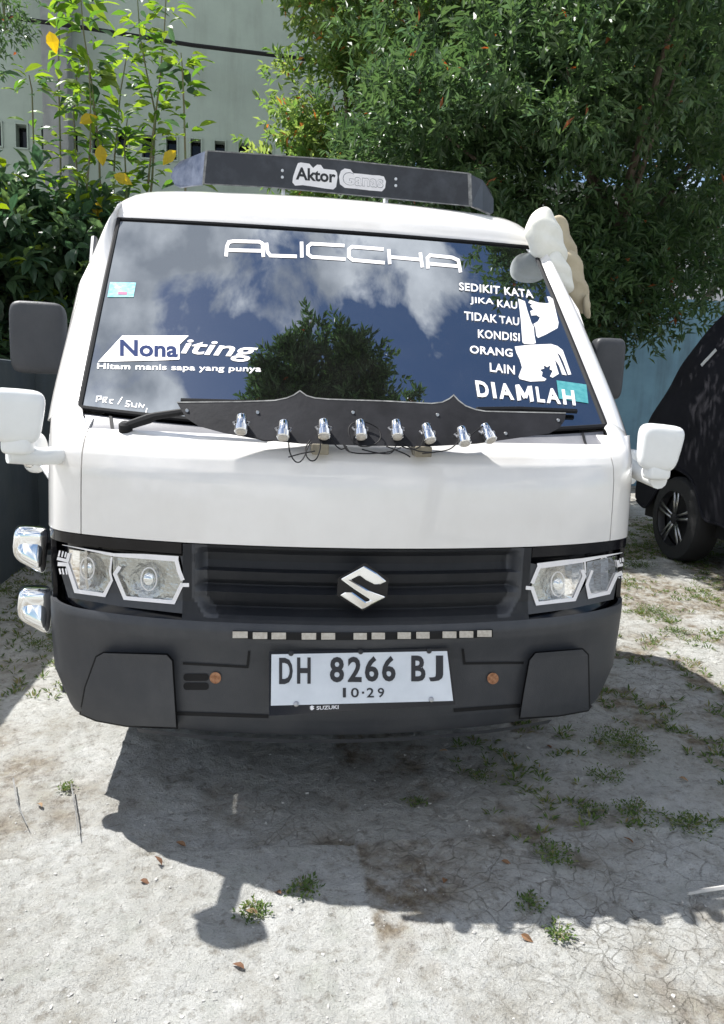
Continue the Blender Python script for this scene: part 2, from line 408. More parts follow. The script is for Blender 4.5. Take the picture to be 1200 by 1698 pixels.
def text2d(s, quad, bold=0.0, shear=0.0, sx=1.0, space=1.0, size=1.0):
    """a word as a 2D mesh fitted into the quad (top-left, top-right, bottom-right, bottom-left)"""
    cu = bpy.data.curves.new('t', 'FONT'); cu.body = s; cu.offset = bold; cu.shear = shear; cu.space_character = space; cu.resolution_u = 3; cu.size = size
    o = bpy.data.objects.new('t', cu); C.objects.link(o)
    me = bpy.data.meshes.new_from_object(o); bpy.data.objects.remove(o); bpy.data.curves.remove(cu)
    bm = bmesh.new(); bm.from_mesh(me); bpy.data.meshes.remove(me)
    bmesh.ops.remove_doubles(bm, verts=bm.verts[:], dist=1e-5)
    xs = [v.co.x for v in bm.verts]; ys = [v.co.y for v in bm.verts]
    x0, x1, y0, y1 = min(xs), max(xs), min(ys), max(ys)
    TL, TR, BR, BL = [np.array(q, float) for q in quad]
    for v in bm.verts:
        u = (v.co.x - x0) / (x1 - x0); w = (v.co.y - y0) / (y1 - y0)
        p = (BL * (1 - u) + BR * u) * (1 - w) + (TL * (1 - u) + TR * u) * w
        v.co = (p[0], p[1], 0)
    return bm

def disc(cx, cy, rx, ry, n=24): return [(cx + rx * math.cos(2 * math.pi * k / n), cy + ry * math.sin(2 * math.pi * k / n)) for k in range(n)]

def grid(fn, us, vs, off=0.0):
    U, V = np.meshgrid(us, vs, indexing='ij'); P = fn(U.ravel(), V.ravel(), off)
    n, m = len(us), len(vs); F = []
    for i in range(n - 1):
        for j in range(m - 1): F.append((i * m + j, (i + 1) * m + j, (i + 1) * m + j + 1, i * m + j + 1))
    return P, F

def shell(name, fn, us, vs, m, parent, thick=0.012, off=0.0):
    """panel with a folded edge: outer grid plus an inner skin"""
    P, F = grid(fn, us, vs, off); Q, _ = grid(fn, us, vs, off - thick)
    n, k, N = len(us), len(vs), len(P); F2 = list(F) + [tuple(i + N for i in f[::-1]) for f in F]
    for i in range(n - 1):
        for a, b in (((i + 1) * k, i * k), (i * k + k - 1, (i + 1) * k + k - 1)): F2.append((a, b, b + N, a + N))
    for j in range(k - 1):
        for a, b in ((j, j + 1), ((n - 1) * k + j + 1, (n - 1) * k + j)): F2.append((a, b, b + N, a + N))
    o = mesh_obj(name, np.vstack([P, Q]), F2, m, parent)
    try: o.data.set_sharp_from_angle(angle=R(45))
    except Exception: pass
    return o

# ================================================================== the white truck
TR = empty('pickup_truck')
tag(TR, 'white cab-over pickup truck facing the camera with windscreen stickers and black bumper', 'pickup truck')
lin = np.linspace
# --- front body panels
zs = np.concatenate([lin(.800, .97, 8), lin(.985, 1.066, 14)])
s_seam = float(x2s(.716)) ; 
shell('front_panel', front, lin(-s_seam + .02, s_seam - .02, 41), zs, M['white'], TR, .02)
for sg in (-1, 1):
    us = lin(s_seam + .02, 9.12, 34) * sg
    if sg < 0: us = us[::-1]
    shell('fender', front, us, np.concatenate([lin(.800, .97, 8), lin(.985, 1.09, 14)]), M['white'], TR, .02)
# dark lining behind the seams
shell('inner_wing', front, lin(-8.9, 8.9, 60), lin(.26, 1.06, 12), M['plastic2'], TR, .02, off=-.06)

# --- cowl between the panel edge and the glass
def cowl(u, v, off=0.0):
    x = .722 * u; s = x2s(x); A = front(s, np.full_like(u, 1.062)); B = ws(u * .985, np.full_like(u, -.012), -.004)
    P = A * (1 - v)[..., None] + B * v[..., None] + (4 * v * (1 - v))[..., None] * np.array([0, 0, -.006])
    return P + np.array([0, 0, off])
cow = shell('cowl_panel', cowl, lin(-1, 1, 41), lin(0, 1, 7), M['cowl'], TR, .01, off=-.003)
for px in ([(176, 681), (168, 713)], [(962, 716), (984, 738)]):
    P = on_axis([px[0]], 'y', .27)[0], on_axis([px[1]], 'y', .23)[0]
# cowl end seams
for u in (-.90, .90):
    P, _ = grid(cowl, [u - .006, u + .006], lin(.03, .97, 6), .0015)
    mesh_obj('seam', P, [(i, i + 6, i + 7, i + 1) for i in range(5)], M['plastic2'], cow)
# --- windscreen
shell('windscreen', ws, lin(-1, 1, 33), lin(0, 1, 25), M['glass'], TR, .005)
# black rubber seal round the glass
def seal(u, v, off=0.0): return ws(u, v, off)
def strip_obj(name, pts_a, pts_b, m, parent, thick=None):
    A = np.array(pts_a); B = np.array(pts_b); n = len(A)
    if thick is None: return mesh_obj(name, np.vstack([A, B]), [(i, i + 1, n + i + 1, n + i) for i in range(n - 1)], m, parent)
    T = np.array(thick); F = [(i, i + 1, n + i + 1, n + i) for i in range(n - 1)]
    F += [(2*n + i, 3*n + i, 3*n + i + 1, 2*n + i + 1) for i in range(n - 1)] + [(i, 2*n + i, 2*n + i + 1, i + 1) for i in range(n - 1)] + [(n + i, n + i + 1, 3*n + i + 1, 3*n + i) for i in range(n - 1)]
    return mesh_obj(name, np.vstack([A, B, A + T, B + T]), F, m, parent)
edge = [(u, 0) for u in lin(-1, 1, 30)] + [(1, v) for v in lin(0, 1, 20)] + [(u, 1) for u in lin(1, -1, 30)] + [(-1, v) for v in lin(1, 0, 20)]
ea = np.array(edge); bm = bmesh.new()
tube(bm, ws(ea[:, 0], ea[:, 1], .001), .0075, 6, False)
bm_obj('windscreen_seal', bm, M['plastic2'], TR, True)

# --- pillars, roof, doors
pil = np.array([(.842, .335, 1.075), (.846, .42, 1.16), (.853, .60, 1.31), (.855, .78, 1.465), (.845, .96, 1.625), (.826, 1.12, 1.77), (.800, 1.235, 1.858)])
tv = lin(0, 1, 22)
def curve_at(P, t):
    i = np.linspace(0, 1, len(P)); return np.stack([np.interp(t, i, P[:, k]) for k in range(3)], -1)
from_pil = curve_at(pil, tv)
from_pil[1:-1] = (from_pil[:-2] + 2 * from_pil[1:-1] + from_pil[2:]) / 4
for sg in (-1, 1):
    A = ws(np.full(22, 1.006), lin(-.01, 1.0, 22), .004); rows = []
    Bp = from_pil
    for k in lin(0, 1, 9):
        b = math.sin(math.pi * k) * .016
        P = A * (1 - k) + Bp * k + np.array([.55, -.75, .25]) * b
        rows.append(P * np.array([sg, 1, 1]))
    rows.append((Bp + np.array([-.004, .05, -.005])) * np.array([sg, 1, 1]))
    V = np.vstack(rows); n = 22; F = []
    for a in range(len(rows) - 1):
        for i in range(n - 1):
            q = (a * n + i, a * n + i + 1, (a + 1) * n + i + 1, (a + 1) * n + i); F.append(q if sg < 0 else q[::-1])
    mesh_obj('pillar', V, F, M['white'], TR)
# lower corner between the fender, cowl and pillar
for sg in (-1, 1):
    A = front(lin(s_seam - .02, 8.0, 12), np.full(12, 1.060)); A = A * np.array([sg, 1, 1])
    q = lin(0, 1, 12)[:, None]
    b0 = ws(np.array([.985]), np.array([-.012]), .003)[0]; b1 = ws(np.array([1.006]), np.array([.03]), .004)[0]; b2 = np.array([.842, .40, 1.12])
    B = np.where(q < .5, b0 * (1 - 2 * q) + b1 * 2 * q, b1 * (2 - 2 * q) + b2 * (2 * q - 1)) * np.array([sg, 1, 1])
    rows = [A * (1 - k) + B * k + np.array([sg * .3, -.5, .6]) * .012 * math.sin(math.pi * k) for k in lin(0, 1, 6)]
    V = np.vstack(rows); F = []
    for a in range(5):
        for i in range(11):
            qd = (a * 12 + i, a * 12 + i + 1, (a + 1) * 12 + i + 1, (a + 1) * 12 + i); F.append(qd if sg > 0 else qd[::-1])
    mesh_obj('pillar_base', V, F, M['white'], TR)
# roof: from the top of the glass over to the rear
def roof(u, v, off=0.0):
    a = ws(u, np.full_like(u, 1.004), .003)
    y = [0, .030, .075, .120, .170, .28, .52, .76]; z = [0, .044, .086, .114, .132, .148, .156, .154]
    k = v * 7; yy = np.interp(k, range(8), y); zz = np.interp(k, range(8), z)
    edge_w = np.interp(v, [0, .3, .6, 1], [.802, .806, .795, .785])
    q = np.clip(v * 1.2 - .1, 0, 1); zz = zz + .026 * (1 - u**2) * np.clip(v * 2.2, 0, 1); Y = a[:, 1] * (1 - q) + 1.10 * q + yy
    return np.stack([u * edge_w, Y, (a[:, 2]) * (1 - q) + 1.777 * q + zz - .030 * np.abs(u)**16 * np.clip(v * 2.5, 0, 1) + off], -1)
shell('roof', roof, lin(-1, 1, 41), lin(0, 1, 22), M['white'], TR, .012)
# roof sides meeting the pillars
for sg in (-1, 1):
    vv = lin(.02, 1, 16); A = roof(np.full(16, 1.0 * sg), vv)
    top = from_pil[-4:-1]; B = np.stack([np.interp(A[:, 1], [1.05, 1.2, 1.35, 2.0], [.835, .815, .808, .80]) * sg, A[:, 1] + .02, np.minimum(A[:, 2] - .045, 1.80)], -1)
    rows = [A * (1 - k) + B * k + np.array([sg * .012, 0, .010]) * math.sin(math.pi * k) for k in lin(0, 1, 5)]
    V = np.vstack(rows); F = []
    for a in range(4):
        for i in range(15):
            qd = (a * 16 + i, a * 16 + i + 1, (a + 1) * 16 + i + 1, (a + 1) * 16 + i); F.append(qd if sg < 0 else qd[::-1])
    mesh_obj('roof_rail', V, F, M['white'], TR)
    # door: lower skin and window frame
    x = .842 * sg
    d = bmesh.new()
    prof = [(.40, .842), (.60, .846), (.90, .852), (1.10, .848)]
    ys = lin(.47, 1.60, 12)
    vs = [[d.verts.new((sg * px_, y, z)) for z, px_ in prof] for y in ys]
    for a in range(11):
        for b in range(3): d.faces.new((vs[a][b], vs[a + 1][b], vs[a + 1][b + 1], vs[a][b + 1]))
    door = bm_obj('door', d, M['white'], TR, True)
    box_obj('handle', (sg * .862, 1.42, .98), (.03, .16, .035), M['plastic2'], door, bevel=.008)
    # window: glass sheet with frame bars
    g = mesh_obj('window', [(sg * .848, .50, 1.105), (sg * .848, 1.56, 1.105), (sg * .800, 1.56, 1.74), (sg * .812, 1.20, 1.74), (sg * .838, .84, 1.48)], [(0, 1, 2, 3, 4)], M['glass'], door, False)
    bm = bmesh.new()
    tube(bm, [(sg * .850, .46, 1.10), (sg * .852, .84, 1.50), (sg * .822, 1.19, 1.765), (sg * .805, 1.58, 1.77), (sg * .850, 1.60, 1.10)], .017, 6)
    bm_obj('frame', bm, M['white'], door, True)
    # cab rear quarter
    box_obj('rear_quarter', (sg * .815, 1.76, 1.10), (.05, .30, 1.38), M['white'], TR)
box_obj('rear_wall', (0, 1.93, 1.28), (1.62, .04, 1.20), M['white'], TR)
box_obj('rear_window', (0, 1.905, 1.50), (1.10, .012, .36), M['glass'], TR)
box_obj('floor_pan', (0, 1.2, .46), (1.60, 1.5, .06), M['plastic2'], TR)
# interior
box_obj('dashboard', (0, .52, 1.00), (1.48, .34, .20), M['dark'], TR, bevel=.04)
for x in (-.36, .36):
    s_ = box_obj('seat', (x, 1.32, .86), (.50, .50, .16), M['seat'], TR, bevel=.05)
    box_obj('backrest', (x, 1.60, 1.18), (.48, .13, .62), M['seat'], s_, rot=Matrix.Rotation(R(-10), 4, 'X'), bevel=.05)
    box_obj('headrest', (x, 1.68, 1.56), (.26, .09, .18), M['seat'], s_, bevel=.04)
bm = bmesh.new()
cc = Vector((-.36, .86, 1.12)); q = Matrix.Rotation(R(-58), 4, 'X')
tube(bm, [cc + q @ Vector((.19 * math.cos(a), .19 * math.sin(a), 0)) for a in lin(0, 2 * math.pi, 30)], .014, 8, False)
tube(bm, [cc + q @ Vector((-.18, 0, 0)), cc + q @ Vector((.18, 0, 0))], .015); tube(bm, [cc, cc + Vector((0, -.3, -.18))], .03)
bm_obj('steering_wheel', bm, M['dark'], TR, True)

# --- bumper
def hl_bottom(s):   # lower edge of the lamp band by station
    a = np.abs(s); return np.interp(a, [0, x2s(.46), x2s(.60), x2s(.74), 7.0, 8.0], [.600, .603, .598, .592, .600, .612])
zb = np.concatenate([lin(.285, .33, 4), lin(.34, .50, 9), lin(.51, .606, 18)])
def bump(s, z, off=0.0):
    return front(s, z, off)
sB = np.concatenate([lin(-9.0, -6, 18), lin(-5.9, 5.9, 60), lin(6, 9.0, 18)])
BUM = shell('bumper', bump, sB, zb, M['plastic'], TR, .012)
# lower lip
bm = bmesh.new()
P, F = grid(lambda s, z, o: front(s, z, o), lin(-4.1, 4.1, 40), [.268, .276, .284], .012)
mesh_obj('bumper_lip', P, F, M['plastic'], BUM)
# corner pads, raised
padL = [(160, 1090), (172, 1083), (276, 1086), (285, 1096), (292, 1206), (210, 1203), (160, 1194), (134, 1183), (142, 1140)]
padR = [(878, 1095), (888, 1083), (965, 1077), (974, 1086), (976, 1177), (925, 1186), (862, 1190), (868, 1150)]
for pts in (padL, padR):
    cx, cy = np.mean(pts, 0)
    bm = poly2d([pts], 16)
    o = lay('corner_pad', bm, lambda px, off: on_front(px, off), M['plastic'], BUM, thick=.024, smooth=True)
    bv = o.modifiers.new('b', 'BEVEL'); bv.width = .011; bv.segments = 3; bv.limit_method = 'ANGLE'; bv.angle_limit = R(50)
    # shadow gap round the pad
    ring = stroke([((p[0] - cx) * 1.018 + cx, (p[1] - cy) * 1.018 + cy) for p in pts], 3, True)
    lay('pad_gap', poly2d(ring, 16), lambda px, off: on_front(px, .0015), M['plastic2'], o)
# raised centre steps and shut lines on the bumper
for pts in ([(303, 1100), (410, 1106), (413, 1080)], [(767, 1076), (770, 1100), (868, 1099)]):
    lay('bumper_step', poly2d(stroke(pts, 4), 14), lambda px, off: on_front(px, off), M['plastic2'], BUM, thick=.002)
for pts in ([(292, 1183), (445, 1188)], [(752, 1178), (862, 1170)]):
    lay('bumper_groove', poly2d(stroke(pts, 6), 14), lambda px, off: on_front(px, off), M['plastic2'], BUM, thick=.002)
for y in (1123, 1138):
    def rr(x0, x1, y, h, r=5, n=5):
        o = []
        for cx_, cy_, a0 in ((x1 - r, y - h / 2 + r, -90), (x1 - r, y + h / 2 - r, 0), (x0 + r, y + h / 2 - r, 90), (x0 + r, y - h / 2 + r, 180)):
            for k in range(n): a = R(a0 + 90 * k / (n - 1)); o.append((cx_ + r * math.cos(a), cy_ + r * math.sin(a)))
        return o
    lay('bumper_slot', poly2d([rr(304, 346, y, 12)], 14), lambda px, off: on_front(px, off), M['plastic2'], BUM, thick=.0015)
for c_ in ((357, 1124), (817, 1125)):
    o = lay('rusty_bolt', poly2d([disc(*c_, 9.5, 9.5, 20)]), lambda px, off: on_front(px, off), M['rust'], BUM, thick=.004, smooth=True)
    lay('bolt_hole', poly2d([disc(*c_, 3.5, 3.5, 12)]), lambda px, off: on_front(px, .0048), M['plastic2'], o) if False else None
# LED strip
stp = [(386, 1052), (430, 1054), (500, 1055), (560, 1055), (600, 1055), (660, 1054), (720, 1053), (770, 1052), (817, 1050)]
ST = lay('light_strip', poly2d(stroke(stp, 13), 14), lambda px, off: on_front(px, off), M['plastic2'], TR, thick=.006)
for x, w_ in ((398, 25), (431, 24), (462, 24), (512, 24), (544, 23), (597, 22), (627, 22), (670, 22), (701, 22), (745, 23), (773, 23), (803, 24)):
    y = np.interp(x, [p[0] for p in stp], [p[1] for p in stp])
    lay('led', poly2d([[(x - w_/2, y - 5.5), (x + w_/2, y - 5.5), (x + w_/2, y + 5.5), (x - w_/2, y + 5.5)]]), lambda px, off: on_front(px, .0065 + off), M['led'], ST, thick=.004)

for sg in (-1, 1):
    box_obj('side_sill', (sg * .815, .64, .56), (.04, .50, .58), M['plastic'], TR)
    box_obj('door_sill', (sg * .822, 1.25, .42), (.03, .95, .16), M['plastic'], TR)
# --- grille
def gril(s, z, off=0.0): return front(s, z, off)
sg_ = float(x2s(.452))
zg = np.array([.606, .614, .622, .632, .636, .650, .672, .676, .688, .692, .706, .730, .734, .752, .772, .784, .790, .797])
rec = np.array([.0, .0, -.004, -.034, -.036, -.022, -.012, -.010, -.036, -.038, -.022, -.012, -.034, -.038, -.036, -.020, -.006, -.002])
def gs(s, z, off=0.0):
    P = front(s, z, 0.0); o = np.interp(z, zg, rec)
    a = np.abs(s) / sg_; edge = np.clip((1 - a) * 9 - .15, 0, 1)                 # frame at both sides stays flush
    wl_ = np.clip((z - .612) / .05, 0, 1); edge = np.where(a > .84 + .10 * wl_, edge * .0, edge)
    edge = np.clip((.86 + .075 * wl_ - a) * 16, 0, 1); edge = edge * edge * (3 - 2 * edge)
    P[:, 1] -= o * edge * 1.0 - off * 0
    return P
GR = shell('grille', gs, lin(-sg_, sg_, 121), np.unique(np.concatenate([zg, lin(.606, .797, 60)])), M['plastic'], TR, .01)
# emblem: hexagonal back plate and the chrome S
ez = lambda X, Y: (550 + X * 110 / 1200, 925 + Y * 95 / 1036)
emap = lambda px, off: on_plane(px, (0, -.012, .70), (0, -1, .04), off)
EM = lay('emblem', poly2d([[ez(*p) for p in ((600, 90), (1030, 380), (1000, 700), (560, 960), (90, 680), (110, 370))]]), emap, M['gloss'], TR, thick=.006)
S1 = [(150, 385), (590, 150), (700, 230), (820, 330), (900, 385), (1000, 420), (900, 480), (790, 490), (680, 450), (580, 380), (500, 320), (470, 325), (340, 400), (690, 610), (830, 690), (980, 700), (780, 790), (560, 925), (400, 855), (270, 770), (135, 670), (250, 615), (380, 620), (640, 765), (480, 610), (320, 505)]
S_poly = [(150, 385), (595, 140), (800, 260), (1000, 425), (880, 480), (760, 480), (620, 410), (500, 320), (350, 395), (700, 600), (985, 705), (545, 935), (135, 675), (230, 620), (390, 625), (620, 790), (700, 765), (400, 570)]
lay('emblem_letter', poly2d([[ez(*p) for p in S_poly]]), lambda px, off: emap(px, .006 + off), M['chrome'], EM, thick=.007)
ob = C.objects['emblem_letter']; bv = ob.modifiers.new('b', 'BEVEL'); bv.width = .0035; bv.segments = 2; bv.limit_method = 'ANGLE'; bv.angle_limit = R(50)

# --- headlights
for side in (-1, 1):
    s0, s1 = float(x2s(.456)), 7.35
    us = lin(s0, s1, 40) * side
    if side < 0: us = us[::-1]
    # glossy band above and round the lamp; recessed box for the reflectors
    HB = shell('headlight', front, us, lin(.604, .796, 14), M['gloss'], TR, .015, off=-.034)
    shell('upper_band', front, us, lin(.770, .797, 5), M['gloss'], HB, .012, off=-.002)
    us2 = lin(6.95, 9.0, 20) * side
    if side < 0: us2 = us2[::-1]
    shell('corner_band', front, us2, lin(.606, .797, 10), M['gloss'], HB, .012, off=-.004)
    if side < 0:
        Z = lambda x, y: (80 + x * 250 / 1200, 880 + y * 150 / 720)
        cellA = [(170, 150), (500, 200), (500, 380), (450, 500), (220, 470), (150, 280)]
        cellB = [(520, 200), (1030, 250), (1065, 400), (990, 570), (610, 530), (520, 340)]
        lower = [(100, 330), (160, 530), (560, 600), (1160, 670), (1120, 210), (1050, 200), (1095, 420), (1000, 590), (600, 550), (510, 360), (450, 530), (200, 480), (140, 300)]
        lines = [([(110, 112), (300, 150), (520, 192), (760, 205), (1035, 225)], [3, 12, 26, 42, 46], 0),
                 ([(1020, 240), (1040, 320), (1070, 395)], 34, 0),
                 ([(1120, 432), (1060, 432), (995, 570), (610, 535), (530, 345), (570, 285)], 32, 0),
                 ([(505, 210), (490, 330), (505, 395), (445, 512), (220, 480), (150, 270), (75, 265)], [16, 16, 20, 32, 34, 30, 34], 0),
                 ([(165, 180), (150, 240), (70, 220)], 26, 0)]
        teeth = [(92, 158, 82, 205), (118, 163, 108, 208), (142, 170, 132, 212), (88, 300, 98, 345), (112, 300, 122, 348), (138, 300, 148, 348)]
        rings = [(800, 385, 68, 100, 12), (310, 300, 60, 95, 10)]
        divs = [([(300, 155), (295, 260), (300, 380), (315, 460)], 20)]
    else:
        Z = lambda x, y: (840 + x * 210 / 1200, 880 + y * 150 / 857)
        cellB = [(300, 330), (720, 300), (735, 430), (640, 640), (290, 680), (240, 520)]
        cellA = [(760, 300), (1040, 240), (1050, 440), (960, 590), (780, 620), (750, 500)]
        lower = [(190, 300), (75, 810), (600, 740), (1010, 650), (1040, 480), (970, 600), (780, 640), (745, 510), (640, 660), (290, 705), (225, 560), (190, 560), (240, 480), (290, 320)]
        lines = [([(290, 335), (520, 305), (720, 280), (900, 245), (1095, 208)], [46, 44, 34, 20, 4], 0),
                 ([(305, 345), (240, 500)], 34, 0),
                 ([(180, 540), (240, 545), (290, 690), (640, 650), (735, 430), (715, 370)], 34, 0),
                 ([(740, 290), (745, 400)], 14, 0),
                 ([(810, 375), (760, 510), (785, 625), (965, 585), (1040, 420), (1095, 400)], [20, 26, 32, 32, 30, 40], 0),
                 ([(1050, 280), (1060, 330), (1100, 320)], 26, 0)]
        teeth = [(1075, 262, 1078, 300), (1098, 255, 1100, 295), (1066, 440, 1064, 450), (1090, 430, 1088, 450)]
        rings = [(485, 505, 60, 105, 10), (925, 380, 52, 120, 9)]
        divs = [([(900, 250), (895, 400), (900, 500), (870, 560)], 16)]
    zz = lambda L: [Z(*p) for p in L]
    for cell in (cellA, cellB):
        cx, cy = np.mean(cell, 0)
        bm = poly2d([zz([((x - cx) * 1.02 + cx, (y - cy) * 1.02 + cy) for x, y in cell])], 5)
        def bowl(px, off, cx=cx, cy=cy):
            c0 = np.array(Z(cx, cy)); r = np.linalg.norm((px - c0) / 30, axis=1); P0 = on_front(px, -.010); P1 = on_front(px, -.030)
            k = np.clip(1 - r**2, 0, 1)[:, None]; return P0 * (1 - k) + P1 * k
        lay('reflector', bm, bowl, M['chrome_rough'], HB, smooth=True)
        lay('lens', poly2d([zz(cell)], 12), lambda px, off: on_front(px, -.001), M['headlens'], HB)
    lay('lamp_surround', poly2d([zz(lower)], 12), lambda px, off: on_front(px, -.004 + off), M['plastic'], HB, thick=.003)
    for L_, w_, c_ in lines:
        wpx = [k * .2 for k in w_] if isinstance(w_, list) else w_ * (.2 if side < 0 else .18)
        lay('white_trim', poly2d(stroke(zz(L_), wpx), 12), lambda px, off: on_front(px, .0005 + off), M['sticker'], HB, thick=.0015)
    for a, b, c_, d_ in teeth:
        lay('white_trim', poly2d(stroke(zz([(a, b), (c_, d_)]), 2.6)), lambda px, off: on_front(px, .0025 + off), M['sticker'], HB, thick=.001)
    for a, b, rx, ry, w_ in rings:
        q4 = disc(*Z(a, b), rx * .19, ry * .19, 28)
        lay('projector_ring', poly2d(stroke(q4, 2.2, True)), lambda px, off: on_front(px, -.006 + off), M['sticker'], HB, thick=.002)
        c3 = on_front([Z(a, b)], -.018)[0]
        bm = bmesh.new(); lathe(bm, [(0, .018), (.006, .016), (.010, .008)], c3, (-.05, -1, .05), 16); bm_obj('bulb', bm, M['chrome'], HB, True)
    for L_, w_ in divs:
        lay('divider', poly2d(stroke(zz(L_), w_ * .2), 12), lambda px, off: on_front(px, -.006 + off), M['led'], HB, thick=.002)

# --- number plate, tilted up towards the sky
pp0 = np.array([0, -.062, .455]); pn = np.array([0, -.895, .446])
pmap = lambda px, off: on_plane(px, pp0, pn, off)
PL = lay('number_plate', poly2d([[(446, 1080), (744, 1075), (755, 1168), (446, 1187)]]), lambda px, off: pmap(px, off - .008), M['gloss'], TR, thick=.009)
lay('plate_face', poly2d([[(450, 1085), (741, 1079.5), (751, 1162), (449, 1170)]]), lambda px, off: pmap(px, .0015 + off), M['platewhite'], PL, thick=.0015)
K = lambda X, Y: (430 + X * 340 / 1200, 1060 + Y * 140 / 494)
def ptext(s, x0, x1, yT, yB, dyr=0.0, **k):
    bm = text2d(s, (K(x0, yT), K(x1, yT + dyr), K(x1, yB + dyr), K(x0, yB)), **k)
    return lay('plate_characters', bm, lambda px, off: pmap(px, .0034 + off), M['ink'], PL, thick=.0008)
for ch, x0, x1, yT, yB in (('D', 115, 195, 108, 262), ('H', 220, 300, 106, 260), ('8', 412, 495, 103, 252), ('2', 517, 598, 102, 250), ('6', 617, 697, 98, 248), ('6', 717, 797, 97, 247), ('B', 888, 972, 95, 246), ('J', 992, 1075, 95, 246)):
    ptext(ch, x0, x1, yT, yB, bold=.028)
for ch, x0, x1 in (('1', 488, 506), ('0', 535, 582), ('2', 628, 670), ('9', 692, 730)): ptext(ch, x0, x1, 284, 340, bold=.012)
lay('plate_characters', poly2d([[K(600, 306), K(612, 306), K(612, 318), K(600, 318)]]), lambda px, off: pmap(px, .0034 + off), M['ink'], PL, thick=.0008)
bm = text2d('SUZUKI', (K(334, 391), K(463, 385), K(463, 407), K(334, 413)), bold=.02)
lay('frame_lettering', bm, lambda px, off: pmap(px, .0022 + off), M['sticker'], PL, thick=.0006)
lay('frame_lettering', poly2d([[K(307, 386), K(322, 395), K(313, 398), K(322, 405), K(307, 416), K(294, 406), K(302, 403), K(293, 396)]]), lambda px, off: pmap(px, .0022 + off), M['sticker'], PL, thick=.0006)
for x, y in ((185, 82), (592, 72), (992, 68), (215, 378), (1005, 352)):
    c3 = pmap([K(x, y)], .003)[0]; bm = bmesh.new(); lathe(bm, [(0, .007), (.003, .0065), (.005, .003)], c3, tuple(pn), 12); bm_obj('plate_bolt', bm, M['steel'] if y > 300 else M['ink'], PL, True)

# --- lamp board in front of the glass
bp0 = np.array([0, .008, 1.052]); bn = np.array([0, -.78, .62])
bmap = lambda px, off: on_plane(px, bp0, bn, off)
bo = [(293, 667), (400, 666), (455, 664), (475, 660), (487, 655), (497, 648), (508, 656), (522, 660), (545, 662), (640, 665), (715, 669), (733, 667), (745, 661), (752, 655), (760, 664), (772, 673), (788, 679), (805, 682), (938, 685), (936, 697), (927, 710), (910, 719), (860, 726), (790, 736), (700, 741), (600, 739), (500, 736), (430, 729), (370, 718), (330, 707), (308, 693)]
LB = lay('lamp_board', poly2d([bo]), lambda px, off: bmap(px, off - .006), [M['board']], TR, thick=.008)
lay('board_edge', poly2d(stroke(bo[:19], 2.0)), lambda px, off: bmap(px, off - .0055), M['boardedge'], LB, thick=.0082)
for p in ((310, 681), (925, 697), (427, 684), (838, 719), (585, 684), (725, 688)):
    c3 = bmap([p], .002)[0]; bm = bmesh.new(); lathe(bm, [(0, .005), (.003, .004)], c3, (0, -1, .1), 10); bm_obj('screw', bm, M['steel'], LB, True)
for p in ((531, 741), (702, 745)):
    c3 = bmap([p], 0)[0]; box_obj('block', (c3[0], c3[1] + .03, c3[2] - .006), (.042, .07, .026), M['wood'], LB, bevel=.003)
lamps = [(400, 704, .04, 0), (470, 714, .10, 1), (537, 712, 0, 0), (598, 713, 0, 0), (658, 713, 0, 0), (710, 719, -.25, 1), (768, 724, -.15, 0), (809, 719, -.45, 1)]
lamp_pts = []
for x, y, tl, _ in lamps:
    c3 = Vector(tuple(bmap([(x, y)], .022)[0])); ax = Vector((.25 * tl * -1, -.62, -.78)).normalized()
    ax = Vector((-tl * .55, -.60, -.76)).normalized()
    bm = bmesh.new(); lathe(bm, [(-.026, .011), (-.024, .0125), (.004, .0130), (.005, .0158), (.020, .0162), (.022, .0145)], c3, ax, 20)
    LP = bm_obj('lamp', bm, M['chrome'], TR, True)
    bm = bmesh.new(); lathe(bm, [(.0195, .0125), (.024, .0118), (.027, .007), (.028, .001)], c3, ax, 18); bm_obj('lens', bm, M['led'], LP, True)
    bm = bmesh.new(); tube(bm, [c3 + Vector((-.016, 0, .0)), c3 + Vector((-.019, .012, .004)), c3 + Vector((-.010, .024, .006)), c3 + Vector((.010, .024, .006)), c3 + Vector((.019, .012, .004)), c3 + Vector((.016, 0, 0))], .003, 6)
    bm_obj('bracket', bm, M['steel'], LP, True); lamp_pts.append(c3)
def wire(pts2, off=.012, rad=.0017, y=None):
    P = bmap(pts2, off); Q = []
    for i in range(len(P) - 1):
        p0, p1, p2, p3 = P[max(i - 1, 0)], P[i], P[i + 1], P[min(i + 2, len(P) - 1)]
        for t in lin(0, 1, 7)[:-1]:
            Q.append(.5 * ((2 * p1) + (-p0 + p2) * t + (2 * p0 - 5 * p1 + 4 * p2 - p3) * t**2 + (-p0 + 3 * p1 - 3 * p2 + p3) * t**3))
    Q.append(P[-1]); tube_obj('wire', Q, rad, M['plastic2'], TR, 5)
wire([(412, 716), (425, 726), (440, 731), (455, 730)]); wire([(478, 722), (480, 748), (488, 764), (497, 766), (505, 756), (510, 742), (516, 733)])
wire([(530, 722), (531, 742), (525, 760), (516, 764), (508, 756), (507, 742), (514, 730)]); wire([(478, 758), (500, 752), (522, 748)], .02)
wire([(598, 700), (585, 702), (578, 712), (582, 728), (598, 740), (618, 738), (630, 728), (628, 712), (612, 702), (600, 699)])
wire([(548, 725), (556, 738), (566, 745), (575, 740)]); wire([(568, 735), (577, 748), (600, 752), (640, 750), (665, 742)])
wire([(656, 725), (655, 742), (645, 752), (620, 750), (600, 745)]); wire([(668, 735), (690, 747), (715, 750)]); wire([(703, 724), (698, 738), (686, 745), (670, 742), (660, 735)])
